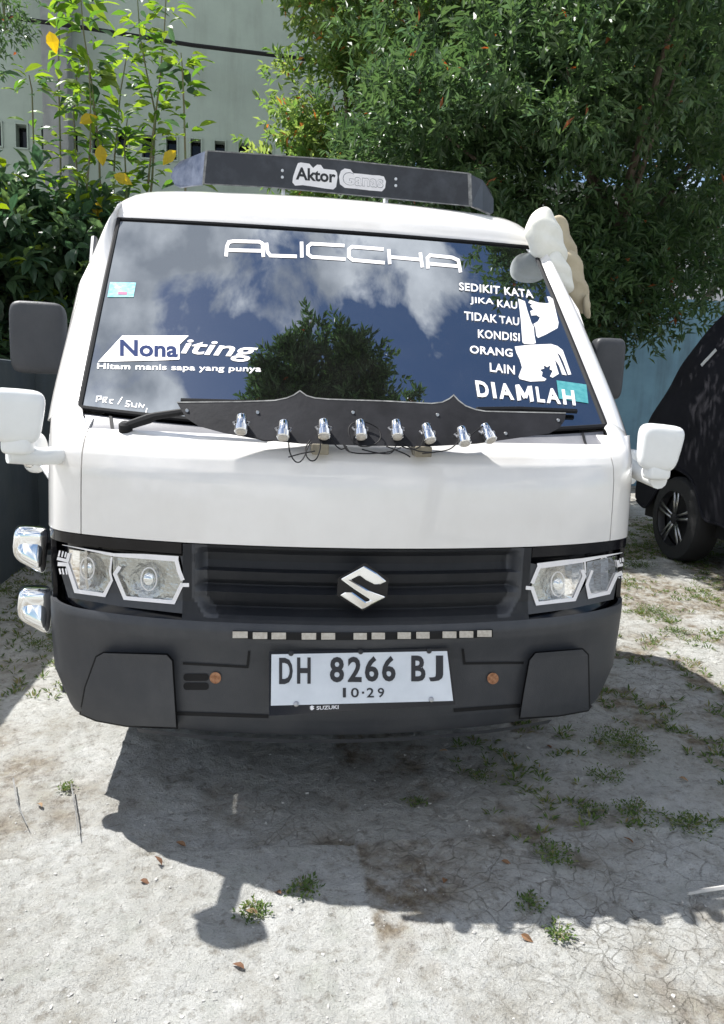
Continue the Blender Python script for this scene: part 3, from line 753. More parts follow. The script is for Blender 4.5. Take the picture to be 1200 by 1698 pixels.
wire([(760, 732), (745, 745), (720, 750), (700, 752)]); wire([(780, 722), (798, 708), (805, 706)], .03); wire([(570, 736), (576, 745), (579, 750)]); wire([(640, 740), (670, 752), (680, 758)])

# --- wiper
wp = on_axis([(212, 707), (247, 692), (300, 686), (420, 690)], 'y', .17); wp[0][1] = .19; wp = [on_axis([(208, 707)], 'y', .18)[0], on_axis([(247, 694)], 'y', .17)[0], on_axis([(258, 690)], 'y', .165)[0], on_axis([(310, 682)], 'y', .14)[0], on_axis([(420, 684)], 'y', .11)[0]]
WI = tube_obj('wiper', wp, [.011, .013, .010, .009, .006], M['plastic2'], TR, 8)
tube_obj('wiper_blade', [on_ws([(300, 664)], .012)[0], on_ws([(450, 668)], .012)[0], on_ws([(700, 674)], .012)[0]], .007, M['plastic2'], WI, 6)
c3 = wp[0]; bm = bmesh.new(); lathe(bm, [(-.02, .018), (.006, .017), (.012, .010)], tuple(c3), (0, -.3, 1), 16); bm_obj('wiper_pivot', bm, M['plastic2'], WI, True)
W2 = tube_obj('wiper', [on_ws([(790, 679)], .012)[0], on_ws([(860, 678)], .014)[0], on_ws([(955, 682)], .012)[0]], .008, M['plastic2'], TR, 6)

# --- white wing mirrors on forward arms
def mirror(base, elbow, tip, cen, half, rot, lean):
    a = tube_obj('mirror_arm', [base, elbow, tip], [.026, .022, .024], M['whiteplastic'], TR, 12)
    def tap(p, h=half):
        k = p.z / h[2]; return Vector((p.x * (1.04 + .12 * k), p.y * (1 + .1 * k), p.z * 1.04))
    sh = superell('mirror', cen, half, M['whiteplastic'], TR, e=.46, rot=rot, taper=tap)
    n = rot @ Vector((0, 1, 0)); g = superell('mirror_glass', Vector(cen) + n * (half[1] * .86), (half[0] * .84, half[1] * .2, half[2] * .84), M['chrome'], sh, e=.4, rot=rot)
    superell('mirror_neck', Vector(cen) - Vector((0, 0, half[2] + .006)), (half[0] * .62, half[1] * .75, .022), M['whiteplastic'], sh, e=.5)
    return a
cL = on_axis([(28, 690)], 'y', .05)[0]; cR = on_axis([(1092, 742)], 'y', .13)[0]
mirror(on_axis([(128, 753)], 'y', .30)[0], on_axis([(66, 757)], 'y', .10)[0], on_axis([(14, 752)], 'y', .06)[0], cL, (.056, .038, .062), Matrix.Rotation(R(14), 4, 'Z') @ Matrix.Rotation(R(3), 4, 'Y'), 0)
mirror(on_axis([(1040, 772)], 'y', .33)[0], on_axis([(1062, 786)], 'y', .26)[0], on_axis([(1092, 797)], 'y', .14)[0], cR, (.053, .038, .062), Matrix.Rotation(R(-14), 4, 'Z') @ Matrix.Rotation(R(4), 4, 'Y'), 0)
for px, y, w_ in (((122, 757), .33, .03), ((1038, 780), .37, .026)):
    c3 = on_axis([px], 'y', y)[0]; sgn = -1 if px[0] < 600 else 1
    g_ = superell('mirror_gasket', c3 + np.array([-.006 * sgn, .012, 0]), (w_ + .004, .024, .062), M['plastic2'], TR, e=.55, rot=Matrix.Rotation(R(38 * sgn), 4, 'Z'))
    superell('mirror_mount', c3 + np.array([.004 * sgn, -.004, .012]), (w_, .024, .055), M['whiteplastic'], g_, e=.45, rot=Matrix.Rotation(R(38 * sgn), 4, 'Z'))
# small round mirror behind the left arm
c3 = on_axis([(58, 750)], 'y', .52)[0]
superell('round_mirror', c3, (.040, .03, .062), M['whiteplastic'], TR, e=.8, rot=Matrix.Rotation(R(-30), 4, 'Z'))
superell('round_mirror_face', c3 + np.array([-.012, -.022, 0]), (.026, .010, .045), M['chrome'], C.objects['round_mirror'], e=.85, rot=Matrix.Rotation(R(-20), 4, 'Z'))
tube_obj('mirror_stay', [c3, on_axis([(92, 800)], 'y', .42)[0]], .012, M['whiteplastic'], TR)
# --- black door mirrors
for px, y, hs, rz in (((65, 561), .88, (.088, .045, .118), 8), ((1004, 612), .88, (.058, .045, .112), -8)):
    c3 = on_axis([px], 'y', y)[0]
    sh = superell('door_mirror', c3, hs, M['plastic'], TR, e=.32, rot=Matrix.Rotation(R(rz), 4, 'Z'))
    superell('mirror_glass', c3 + np.array([0, .036, 0]), (hs[0] * .85, .012, hs[2] * .88), M['chrome'], sh, e=.32, rot=Matrix.Rotation(R(rz), 4, 'Z'))
    sgn = -1 if px[0] < 600 else 1
    tube_obj('mirror_stem', [c3 + np.array([-.03 * sgn, .03, -.08]), (sgn * .85, y - .08, c3[2] - .12)], .016, M['plastic2'], sh)
# --- chrome lamps at the left corner
for k, (px, y) in enumerate((((50, 905), .34), ((57, 1005), .34))):
    c3 = on_axis([px], 'y', y)[0]; rot = Matrix.Rotation(R(18), 4, 'Z') @ Matrix.Rotation(R(6), 4, 'Y')
    def tp(p): return Vector((p.x * (1 - .0 * p.z) , p.y, p.z - .55 * p.x * (p.z < 0)))
    sh = superell('chrome_lamp', c3, (.046, .035, .058), M['chrome'], TR, e=.45, rot=rot, taper=tp)
    superell('lamp_face', c3 + np.array([.004, -.018, -.004]), (.034, .020, .042), M['chrome_rough'] if False else M['chrome'], sh, e=.45, rot=rot @ Matrix.Rotation(R(-14), 4, 'X'), taper=tp)
    tube_obj('lamp_mount', [c3 + np.array([.03, .01, 0]), c3 + np.array([.085, .03, -.005])], .014, M['plastic2'], sh)
# --- side emblem (dark trim on the left pillar) and vent
c3 = [on_axis([p], 'y', y)[0] for p, y in (((156, 396), 1.06), ((152, 440), .93))]
tube_obj('pillar_trim', c3, [.012, .010], M['plastic'], TR, 8)

# --- roof board
dm = lambda px, off: on_plane(px, (0, 1.30, 2.05), (0, -1, .05), off)
fb = [(343, 250), (560, 265), (778, 288), (780, 342), (600, 325), (450, 311), (337, 305)]
RB = lay('roof_board', poly2d([fb]), lambda px, off: dm(px, off - .012), M['defl'], TR, thick=.014)
def side_plate(name, p4, ys, m):
    V = [on_axis([p], 'y', y)[0] for p, y in zip(p4, ys)]; n = len(V)
    W = [v + np.array([0, .010, -.001]) for v in V]
    return mesh_obj(name, V + W, [tuple(range(n)), tuple(range(2 * n - 1, n - 1, -1))] + [(i, i + n, (i + 1) % n + n, (i + 1) % n) for i in range(n)], m, RB, False)
side_plate('side_board', [(342, 250), (336, 306), (318, 308), (299, 311), (289, 306), (283, 292), (288, 278), (298, 268), (320, 259)], [1.30, 1.30, 1.37, 1.43, 1.46, 1.48, 1.47, 1.43, 1.37], M['deflside'])
side_plate('side_board', [(779, 289), (800, 299), (812, 315), (818, 330), (818, 352), (812, 356), (800, 350), (781, 342)], [1.30, 1.36, 1.40, 1.43, 1.44, 1.42, 1.38, 1.30], M['defl'])
for pts, w_ in (([(342, 250), (337, 306)], 4), ([(778, 288), (780, 342)], 6), ([(343, 250), (560, 265), (778, 288)], 2.2), ([(337, 305), (450, 311), (600, 325), (780, 342)], 2)):
    lay('board_trim', poly2d(stroke(pts, w_)), lambda px, off: dm(px, .0025 + off), M['boardedge'] if w_ < 5 else M['rust'] if False else M['boardedge'], RB, thick=.001)
lay('board_trim', poly2d(stroke([(781, 342), (800, 350), (812, 356)], 3)), lambda px, off: on_axis(px, 'y', 1.33 + off), M['boardedge'], RB, thick=.002)
for p in ((468, 283), (468, 294), (656, 297), (656, 308)):
    c3 = dm([p], .003)[0]; bm = bmesh.new(); lathe(bm, [(0, .006), (.004, .004)], tuple(c3), (0, -1, 0), 12); bm_obj('bolt', bm, M['platewhite'], RB, True)
for px in (470, 641):
    a = dm([(px, 318 + (px - 470) * .09)], -.01)[0]; box_obj('foot', (a[0], a[1] + .03, a[2] - .06), (.012, .06, .16), M['platewhite'], RB)
D = lambda X, Y: (470 + X * 190 / 1200, 255 + Y * 80 / 505)
blob1 = [(150, 100), (180, 92), (270, 105), (310, 150), (350, 115), (390, 118), (420, 160), (540, 172), (560, 200), (565, 250), (550, 350), (520, 375), (430, 365), (330, 348), (200, 330), (120, 335), (92, 300), (100, 240), (130, 150)]
blob2 = [(600, 180), (640, 155), (700, 165), (730, 205), (820, 212), (930, 225), (1000, 228), (1050, 240), (1072, 290), (1062, 360), (1030, 395), (900, 385), (760, 368), (640, 358), (590, 320), (580, 240)]
for b_ in (blob1, blob2):
    sk = lay('board_sticker', poly2d([[D(*p) for p in b_]]), lambda px, off: dm(px, .0028 + off), M['sticker'], RB, thick=.0006)
bm = text2d('Aktor', (D(128, 138), D(545, 178), D(545, 308), D(128, 272)), bold=.03)
lay('sticker_lettering', bm, lambda px, off: dm(px, .0042), M['ink'], RB)
bm = text2d('Ganas', (D(620, 188), D(1045, 232), D(1045, 362), D(620, 325)), bold=.026)
lay('sticker_lettering', bm, lambda px, off: dm(px, .0042), M['cowl'], RB)
bm = text2d('Ganas', (D(626, 196), D(1040, 238), D(1040, 356), D(626, 322)), bold=.012)
lay('sticker_lettering', bm, lambda px, off: dm(px, .0046), M['sticker'], RB)

# --- stickers on the glass
gm = lambda px, off: on_ws(px, off)
def gl(name, polys, m='sticker', off=.0016, sl=14): return lay(name, poly2d(polys, sl), lambda px, o: on_ws(px, off), M[m], TR)
A4 = lambda X, Y: (250 + X / 2.1818, 340 + Y / 2.1818)
def aset(L, w=5.6): 
    for pts in L: gl('windscreen_lettering', stroke([A4(*p) for p in pts], w))
aset([[(272, 186), (275, 150), (282, 134), (300, 131), (392, 133), (404, 140), (407, 188)], [(275, 163), (405, 166)],
      [(418, 137), (422, 170), (432, 183), (528, 186)], [(545, 133), (546, 190)],
      [(700, 147), (580, 140), (568, 150), (568, 178), (582, 188), (704, 196)],
      [(842, 160), (728, 151), (716, 160), (716, 188), (730, 199), (846, 209)],
      [(860, 160), (864, 214)], [(864, 188), (976, 198)], [(974, 172), (982, 226)],
      [(1002, 230), (1000, 192), (1010, 182), (1090, 190), (1112, 200), (1120, 244)], [(1002, 212), (1116, 222)]])
# parallelogram with the dark word
B1 = lambda X, Y: (140 + X * 320 / 1200, 520 + Y * 200 / 750)
gl('windscreen_sticker', [[B1(235, 137), B1(648, 137), B1(592, 192), B1(590, 285), B1(500, 290), B1(85, 300)]])
def gt(s, q, m='sticker', off=.0016, **k):
    bm = text2d(s, q, **k); return lay('windscreen_lettering', bm, lambda px, o: on_ws(px, off), M[m], TR)
gt('Nona', (B1(220, 160), B1(582, 172), B1(580, 272), B1(220, 264)), 'inkblue', .0026, bold=.03)
gt('iting', (B1(602, 158), B1(1085, 190), B1(1060, 305), B1(598, 276)), bold=.016, shear=.25)
gt('Hitam manis sapa yang punya', (B1(80, 308), B1(1100, 326), B1(1096, 372), B1(78, 354)), bold=.014, space=1.02)
# registration paper
B5 = lambda X, Y: (160 + X / 12, 440 + Y / 12)
gl('paper_sticker', [[B5(270, 335), B5(785, 345), B5(735, 632), B5(215, 632)]], 'stickerblue')
gl('paper_print', [[B5(350, 430), B5(415, 400), B5(480, 435), B5(470, 465), B5(370, 462)]], 'ink', .0024)
gl('paper_print', [[B5(430, 525), B5(610, 530), B5(600, 585), B5(425, 580)]], 'inkpink', .0024)
# chalk-like writing, lower corner
B6 = lambda X, Y: (90 + X * 220 / 1200, 640 + Y * 90 / 491)
for pts in ([(380, 145), (385, 95), (425, 95), (420, 120), (395, 125)], [(440, 150), (445, 105), (475, 105), (468, 125), (445, 128), (470, 152)], [(535, 125), (505, 125), (500, 150), (525, 160)], [(575, 165), (615, 100)], [(690, 140), (655, 138), (652, 160), (680, 170), (670, 188), (638, 182)], [(700, 150), (700, 185), (740, 190), (745, 155)], [(765, 195), (772, 160), (800, 195), (815, 168)], [(838, 200), (828, 240)]):
    gl('windscreen_lettering', stroke([B6(*p) for p in pts], 1.7))
# right block
Q = lambda X, Y: (740 + X * 260 / 1200, 440 + Y * 260 / 1200)
for s, q, b in (('SEDIKIT', [(95, 130), (408, 160), (408, 222), (98, 190)], .022), ('KATA', [(440, 165), (655, 190), (668, 252), (446, 226)], .022),
                ('JIKA', [(180, 240), (360, 255), (362, 312), (182, 300)], .02), ('KAU', [(388, 262), (540, 280), (542, 334), (390, 318)], .02),
                ('TIDAK', [(135, 352), (388, 380), (388, 442), (137, 415)], .02), ('TAU', [(402, 385), (556, 400), (556, 462), (408, 442)], .02),
                ('KONDISI', [(240, 490), (560, 520), (562, 582), (242, 555)], .02), ('ORANG', [(178, 612), (505, 640), (507, 702), (180, 672)], .025),
                ('LAIN', [(330, 745), (522, 768), (524, 836), (333, 812)], .02)):
    gt(s, [Q(*p) for p in q], bold=b, off=.0028, space=1.07)
TLq, TRq, BRq, BLq = [np.array(p, float) for p in ((218, 880), (975, 958), (990, 1072), (238, 1005))]
for ch, a_, b_ in (('D', 0, .125), ('I', .160, .197), ('A', .225, .375), ('M', .405, .575), ('L', .610, .690), ('A', .705, .850), ('H', .875, 1.0)):
    qd = [Q(*(TLq * (1 - k) + TRq * k)) for k in (a_, b_)] + [Q(*(BLq * (1 - k) + BRq * k)) for k in (b_, a_)]
    if ch == 'M':
        bl = lambda a_, b_: (np.array(qd[0]) * (1 - a_) + np.array(qd[1]) * a_) * (1 - b_) + (np.array(qd[3]) * (1 - a_) + np.array(qd[2]) * a_) * b_
        for st in ([(.12, 1), (.12, 0)], [(.88, 0), (.88, 1)], [(.14, .04), (.5, .80)], [(.86, .04), (.5, .80)]): gl('windscreen_lettering', stroke([bl(*p) for p in st], 6.2), off=.0028)
    else: gt(ch, qd, bold=.035, off=.0028)
gl('windscreen_sticker', [[Q(*p) for p in [(548, 255), (600, 275), (620, 350), (650, 440), (668, 470), (672, 530), (684, 595), (660, 602), (596, 602), (582, 590), (576, 520), (570, 430), (560, 340)]]])
gl('windscreen_sticker', [[Q(*p) for p in [(625, 285), (640, 265), (700, 285), (770, 292), (785, 285), (768, 238), (790, 240), (815, 258), (830, 320), (858, 440), (850, 480), (760, 530), (700, 556), (688, 540), (680, 480), (665, 450), (700, 428), (715, 400), (690, 382), (650, 385), (640, 350), (665, 340), (640, 310), (655, 300)]]])
hand = [(522, 622), (640, 608), (800, 602), (850, 618), (890, 650), (915, 720), (955, 835), (930, 838), (895, 740), (870, 690), (845, 665), (860, 700), (920, 842), (885, 835), (862, 770), (830, 720), (838, 760), (850, 800), (860, 830), (812, 860), (792, 850), (812, 808), (790, 795), (795, 765), (770, 780), (745, 765), (748, 790), (715, 800), (735, 818), (728, 850), (765, 870), (750, 885), (640, 890), (560, 870), (552, 850), (578, 780), (560, 720), (535, 670)]
gl('windscreen_sticker', [[Q(*p) for p in hand]])
gl('paper_sticker', [[Q(842, 880), Q(1070, 912), Q(1086, 1056), Q(860, 1020)]], 'teal', .0016)

# --- wheels, chassis, cargo bed, rack
def wheel(x, y, rad, w, sgn, parent, name='wheel', rimmat=None):
    bm = bmesh.new(); lathe(bm, [(-w/2, rad * .62), (-w/2 + .01, rad * .93), (-w/2 + .03, rad), (w/2 - .03, rad), (w/2 - .01, rad * .93), (w/2, rad * .62)], (x, y, rad), (1, 0, 0), 40, False)
    t = bm_obj(name, bm, M['rubber'], parent, True)
    bm = bmesh.new(); lathe(bm, [(-.02, rad * .62), (.0, rad * .58), (-.03, rad * .3), (.01, rad * .12), (.012, .001)], (x + sgn * w * .42, y, rad), (sgn, 0, 0), 24); bm_obj('rim', bm, rimmat or M['steel'], t, True)
    return t
for y in (.98, 3.15):
    for sgn in (-1, 1): wheel(sgn * .68, y, .285, .165, sgn, TR)
CH = box_obj('chassis', (0, 2.0, .42), (.80, 3.6, .16), M['plastic2'], TR)
BD = box_obj('cargo_bed', (0, 3.0, .72), (1.66, 2.0, .05), M['white'], TR)
for x in (-.815, .815): box_obj('side_gate', (x, 3.0, .92), (.03, 2.0, .36), M['white'], BD)
box_obj('tail_gate', (0, 3.985, .92), (1.60, .03, .36), M['white'], BD)
box_obj('head_board', (0, 2.02, 1.02), (1.60, .03, .60), M['white'], BD)

# ================================================================== cloth bundle on the windscreen corner
CB = empty('cloth_bundle', tuple(on_axis([(885, 411)], 'y', 1.19)[0]))
tag(CB, 'cream and tan cloth bundle draped over the top corner of the windscreen', 'cloth')
def lobe(name, px, y, hs, tilt, m, yaw=0, e=.75, seed=0, tap=.3):
    c3 = on_axis([px], 'y', y)[0]
    def tp(p):
        k = p.z / hs[2]; w = 1 + tap * k
        q = Vector((p.x * w, p.y * w, p.z)); q.x += .003 * math.sin(p.z * 55 + seed) ; q.y += .004 * math.sin(p.z * 70 + p.x * 60 + seed); q.x += hs[0] * .35 * (k * k)
        return q
    return superell(name, c3, hs, m, CB, e=e, rot=Matrix.Rotation(R(tilt), 4, 'Y') @ Matrix.Rotation(R(yaw), 4, 'Z'), taper=tp, seg=36)
lobe('cloth_fold', (903, 398), 1.13, (.070, .055, .118), -27, M['cloth'], 10, .9, 1, .05)
lobe('cloth_fold', (926, 455), 1.08, (.046, .035, .085), -30, M['cloth'], 0, .95, 2, .1)
lobe('tan_fold', (930, 408), 1.24, (.060, .025, .118), -26, M['cloth_tan'], 15, .8, 3, .0)
lobe('tan_fold', (950, 470), 1.20, (.058, .028, .130), -22, M['cloth_tan'], 15, .8, 4, .1)
lobe('tan_fold', (972, 508), 1.16, (.014, .012, .050), -10, M['cloth_tan'], 0, .8, 5, .0)

# ================================================================== ground
def vnoise(x, y, sc, seed):
    g = np.random.default_rng(seed).random((97, 97)); X = (x * sc) % 96; Y = (y * sc) % 96
    i, j = np.floor(X).astype(int) % 96, np.floor(Y).astype(int) % 96; a, b = X - np.floor(X), Y - np.floor(Y); a = a*a*(3-2*a); b = b*b*(3-2*b)
    return (g[i, j]*(1-a) + g[i+1, j]*a)*(1-b) + (g[i, j+1]*(1-a) + g[i+1, j+1]*a)*b
def fbm(x, y, sc, seed, o=4):
    s = 0; a = 1; t = 0
    for k in range(o): s = s + a * vnoise(x, y, sc * 2.03**k, seed + k); t += a; a *= .55
    return s / t
def voro(x, y, sc, seed):
    g = np.random.default_rng(seed).random((64, 64, 2)); X, Y = x * sc, y * sc; I, J = np.floor(X).astype(int), np.floor(Y).astype(int)
    d1 = np.full(x.shape, 9.); d2 = np.full(x.shape, 9.)
    for di in (-1, 0, 1):
        for dj in (-1, 0, 1):
            p = g[(I + di) % 64, (J + dj) % 64]; d = np.hypot(I + di + p[..., 0] - X, J + dj + p[..., 1] - Y)
            d2 = np.where(d < d1, d1, np.minimum(d2, d)); d1 = np.minimum(d1, d)
    return d2 - d1
def ground_fields(x, y):
    wx = x + .10 * (fbm(x, y, 5, 3) - .5); wy = y + .10 * (fbm(x, y, 5, 9) - .5)
    plates = np.clip((fbm(x, y, .9, 21, 3) - .42) * 5 + np.clip((x - .30) * 1.5, -2.0, 1.0), 0, 1)
    cr = np.clip(1 - voro(wx, wy, 6.5, 4) / .055, 0, 1) * plates
    cr2 = np.clip(1 - voro(wx, wy, 17.0, 5) / .085, 0, 1) * plates * np.clip((fbm(x, y, 2.1, 40) - .45) * 6, 0, 1) * .7
    crack = np.maximum(cr, cr2)
    soil = np.clip((fbm(x, y, 1.5, 61, 5) - .52) * 7 + np.clip((y - 1.1) * .9, -.8, 1.2) * np.clip((x + .5) * .8, -1, 1) , 0, 1)
    soil = np.maximum(soil, np.clip((fbm(x, y, 4.2, 67, 4) - .58) * 9, 0, 1) * np.clip((x + .2) * 2, 0, 1))
    h = (fbm(x, y, 1.1, 30) - .5) * .030 + (fbm(x, y, 9, 31, 4) - .5) * .014 + (fbm(x, y, 34, 33, 3) - .5) * .010 * (1 - .4 * plates) - crack * .007 - soil * .006
    return h, plates, soil
def axis_coords(lo, hi, step, far):
    a = list(np.arange(lo, hi + 1e-6, step)); s = step
    while a[-1] < far: s *= 1.22; a.append(a[-1] + s)
    s = step
    while a[0] > -far: s *= 1.22; a.insert(0, a[0] - s)
    return np.array(a)
gx = axis_coords(-1.5, 3.3, .0125, 150.); gy = axis_coords(-.75, 3.6, .0125, 150.)
GX, GY = np.meshgrid(gx, gy, indexing='ij'); H, CRK, SOIL = ground_fields(GX, GY)
far = np.clip((np.hypot(GX - .8, GY - 1.5) - 4) / 6, 0, 1); H = H * (1 - far)
def fast_mesh(name, V, F, m, parent=None, attrs=None, smooth=True, dom='POINT'):
    me = bpy.data.meshes.new(name); k = F.shape[1]
    me.vertices.add(len(V)); me.vertices.foreach_set('co', V.astype(np.float32).ravel())
    me.loops.add(F.size); me.loops.foreach_set('vertex_index', F.astype(np.int32).ravel())
    me.polygons.add(len(F)); me.polygons.foreach_set('loop_start', (np.arange(len(F)) * k).astype(np.int32)); me.polygons.foreach_set('loop_total', np.full(len(F), k, np.int32))
    me.polygons.foreach_set('use_smooth', np.full(len(F), smooth)); me.update(calc_edges=True)
    for kname, arr in (attrs or {}).items():
        a = me.attributes.new(kname, 'FLOAT', dom); a.data.foreach_set('value', np.asarray(arr, np.float32).ravel())
    me.materials.append(m); return link(bpy.data.objects.new(name, me), parent)
m, n, l, b = nt('cracked_pale_concrete'); M['ground'] = m
def N(t, **k):
    x = n.new(t)
    for a, v in k.items(): x.inputs[a].default_value = v
    return x
def ramp(src, stops):
    c = n.new('ShaderNodeValToRGB'); e = c.color_ramp.elements
    e[0].position, e[0].color = stops[0][0], (*stops[0][1], 1); e[1].position, e[1].color = stops[-1][0], (*stops[-1][1], 1)
    for p, col in stops[1:-1]: x = e.new(p); x.color = (*col, 1)
    l.new(src, c.inputs[0]); return c.outputs[0]
def mixc(fac, a, b_):
    x = n.new('ShaderNodeMixRGB'); l.new(fac, x.inputs[0]) if not isinstance(fac, float) else None
    if isinstance(fac, float): x.inputs[0].default_value = fac
    l.new(a, x.inputs[1]) if not isinstance(a, tuple) else setattr(x.inputs[1], 'default_value', (*a, 1))
    l.new(b_, x.inputs[2]) if not isinstance(b_, tuple) else setattr(x.inputs[2], 'default_value', (*b_, 1))
    return x.outputs[0]
tcn = n.new('ShaderNodeTexCoord'); co = tcn.outputs['Object']
n1 = N('ShaderNodeTexNoise', Scale=1.6, Detail=8.0, Roughness=.6); n2 = N('ShaderNodeTexNoise', Scale=30.0, Detail=8.0, Roughness=.72); n3 = N('ShaderNodeTexNoise', Scale=160.0, Detail=3.0, Roughness=.7); n4 = N('ShaderNodeTexNoise', Scale=11.0, Detail=8.0, Roughness=.68)
for q_ in (n1, n2, n3, n4): l.new(co, q_.inputs['Vector'])
vo = N('ShaderNodeTexVoronoi', Scale=95.0); l.new(co, vo.inputs['Vector'])
base = ramp(n1.outputs[0], [(.30, (.39, .385, .355)), (.5, (.47, .47, .445)), (.72, (.55, .555, .54))])
base = mixc(ramp(n2.outputs[0], [(.34, (.8,)*3), (.48, (.0,)*3)]), base, (.22, .205, .175))
base = mixc(ramp(n4.outputs[0], [(.55, (.0,)*3), (.72, (.7,)*3)]), base, (.68, .68, .66))
base = mixc(ramp(n3.outputs[0], [(.60, (.0,)*3), (.72, (.55,)*3)]), base, (.72, .72, .70))
n5 = N('ShaderNodeTexNoise', Scale=4.5, Detail=10.0, Roughness=.72); l.new(co, n5.inputs['Vector'])
base = mixc(ramp(n5.outputs[0], [(.50, (.0,)*3), (.66, (.62,)*3)]), base, (.27, .25, .205))
base = mixc(ramp(n5.outputs[0], [(.34, (.40,)*3), (.46, (.0,)*3)]), base, (.33, .35, .30))
base = mixc(ramp(vo.outputs['Distance'], [(.10, (.35,)*3), (.25, (.0,)*3)]), base, (.20, .18, .15))
a1 = n.new('ShaderNodeAttribute'); a1.attribute_name = 'crack'; a2 = n.new('ShaderNodeAttribute'); a2.attribute_name = 'soil'
soilc = ramp(n2.outputs[0], [(.35, (.10, .075, .05)), (.5, (.20, .16, .11)), (.62, (.30, .27, .20))])
sf = n.new('ShaderNodeMath'); sf.operation = 'MULTIPLY'; l.new(a2.outputs['Fac'], sf.inputs[0])
l.new(ramp(n4.outputs[0], [(.38, (.15,)*3), (.58, (.95,)*3)]), sf.inputs[1])
base = mixc(sf.outputs[0], base, soilc)
wn_ = N('ShaderNodeTexNoise', Scale=6.0, Detail=5.0); l.new(co, wn_.inputs['Vector'])
wv = n.new('ShaderNodeVectorMath'); wv.operation = 'MULTIPLY_ADD'; l.new(wn_.outputs['Color'], wv.inputs[0]); wv.inputs[1].default_value = (.11, .11, 0); l.new(co, wv.inputs[2])
fl = n.new('ShaderNodeVectorMath'); fl.operation = 'MULTIPLY'; l.new(wv.outputs[0], fl.inputs[0]); fl.inputs[1].default_value = (1, 1, 0)
cks = []
for sc_, w_, sd in ((7.0, .020, 0), (19.0, .035, 1)):
    vr = N('ShaderNodeTexVoronoi', Scale=sc_, Randomness=1.0); vr.feature = 'DISTANCE_TO_EDGE'; l.new(fl.outputs[0], vr.inputs['Vector'])
    k_ = n.new('ShaderNodeMapRange'); k_.interpolation_type = 'SMOOTHSTEP'; k_.inputs[1].default_value = 0; k_.inputs[2].default_value = w_; k_.inputs[3].default_value = 1; k_.inputs[4].default_value = 0; l.new(vr.outputs['Distance'], k_.inputs[0])
    mk = N('ShaderNodeTexNoise', Scale=1.1 + sd * 1.3, Detail=3.0); l.new(co, mk.inputs['Vector'])
    mm = n.new('ShaderNodeMapRange'); mm.inputs[1].default_value = .36 + .06 * sd; mm.inputs[2].default_value = .46 + .06 * sd; l.new(mk.outputs[0], mm.inputs[0])
    p1 = n.new('ShaderNodeMath'); p1.operation = 'MULTIPLY'; l.new(k_.outputs[0], p1.inputs[0]); l.new(mm.outputs[0], p1.inputs[1])
    p2 = n.new('ShaderNodeMath'); p2.operation = 'MULTIPLY'; l.new(p1.outputs[0], p2.inputs[0]); l.new(a1.outputs['Fac'], p2.inputs[1]); cks.append(p2.outputs[0])
c01 = n.new('ShaderNodeMath'); c01.operation = 'MAXIMUM'; l.new(cks[0], c01.inputs[0]); l.new(cks[1], c01.inputs[1])
c02 = n.new('ShaderNodeMath'); c02.operation = 'MULTIPLY'; l.new(c01.outputs[0], c02.inputs[0]); l.new(ramp(n4.outputs[0], [(.35, (.1,)*3), (.6, (.62,)*3)]), c02.inputs[1])
base = mixc(c02.outputs[0], base, (.15, .14, .11))
bp0 = N('ShaderNodeBump', Strength=.8, Distance=.009); bp0.invert = True; l.new(c02.outputs[0], bp0.inputs['Height'])
l.new(base, b.inputs['Base Color']); b.inputs['Roughness'].default_value = .92; b.inputs['Specular IOR Level'].default_value = .25
bp1 = N('ShaderNodeBump', Strength=1.0, Distance=.022); bp2 = N('ShaderNodeBump', Strength=.8, Distance=.006)
l.new(bp0.outputs[0], bp1.inputs['Normal']); l.new(n2.outputs[0], bp1.inputs['Height']); l.new(n3.outputs[0], bp2.inputs['Height']); l.new(bp1.outputs[0], bp2.inputs['Normal']); l.new(bp2.outputs[0], b.inputs['Normal'])
nx_, ny_ = len(gx), len(gy); idx = np.arange(nx_ * ny_).reshape(nx_, ny_)
Fg = np.stack([idx[:-1, :-1], idx[1:, :-1], idx[1:, 1:], idx[:-1, 1:]], -1).reshape(-1, 4)
G = fast_mesh('ground', np.stack([GX, GY, H], -1).reshape(-1, 3), Fg, M['ground'], None, {'crack': CRK, 'soil': SOIL}); G['kind'] = 'structure'
def gz(x, y): return float(ground_fields(np.array([float(x)]), np.array([float(y)]))[0][0])

# loose grit and small stones
ico = bmesh.new(); bmesh.ops.create_icosphere(ico, subdivisions=1, radius=1); IV = np.array([v.co[:] for v in ico.verts]); IF = np.array([[v.index for v in f.verts] for f in ico.faces]); ico.free()
n_ = 6000; px_ = rng.uniform(-1.4, 3.0, n_); py_ = -.65 + 4.2 * rng.random(n_)**1.5; hz = ground_fields(px_, py_)[0]
sz = .0014 + .0040 * rng.random(n_)**7
V = IV[None] * (sz[:, None, None] * rng.uniform(.6, 1.3, (n_, 12, 1))) * np.array([1, 1, .6]) * rng.uniform(.7, 1.4, (n_, 1, 3)) + np.stack([px_, py_, hz + sz * .25], -1)[:, None]
M['stone'] = mat('pale_stone', (.38, .37, .345), .9, col2=(.50, .49, .465), nscale=9)
GRV = fast_mesh('gravel', V.reshape(-1, 3), (IF[None] + 12 * np.arange(n_)[:, None, None]).reshape(-1, 3), M['stone'], None, None, False)
tag(GRV, 'loose pale grit and small stones scattered over the cracked concrete', 'gravel', kind='stuff')

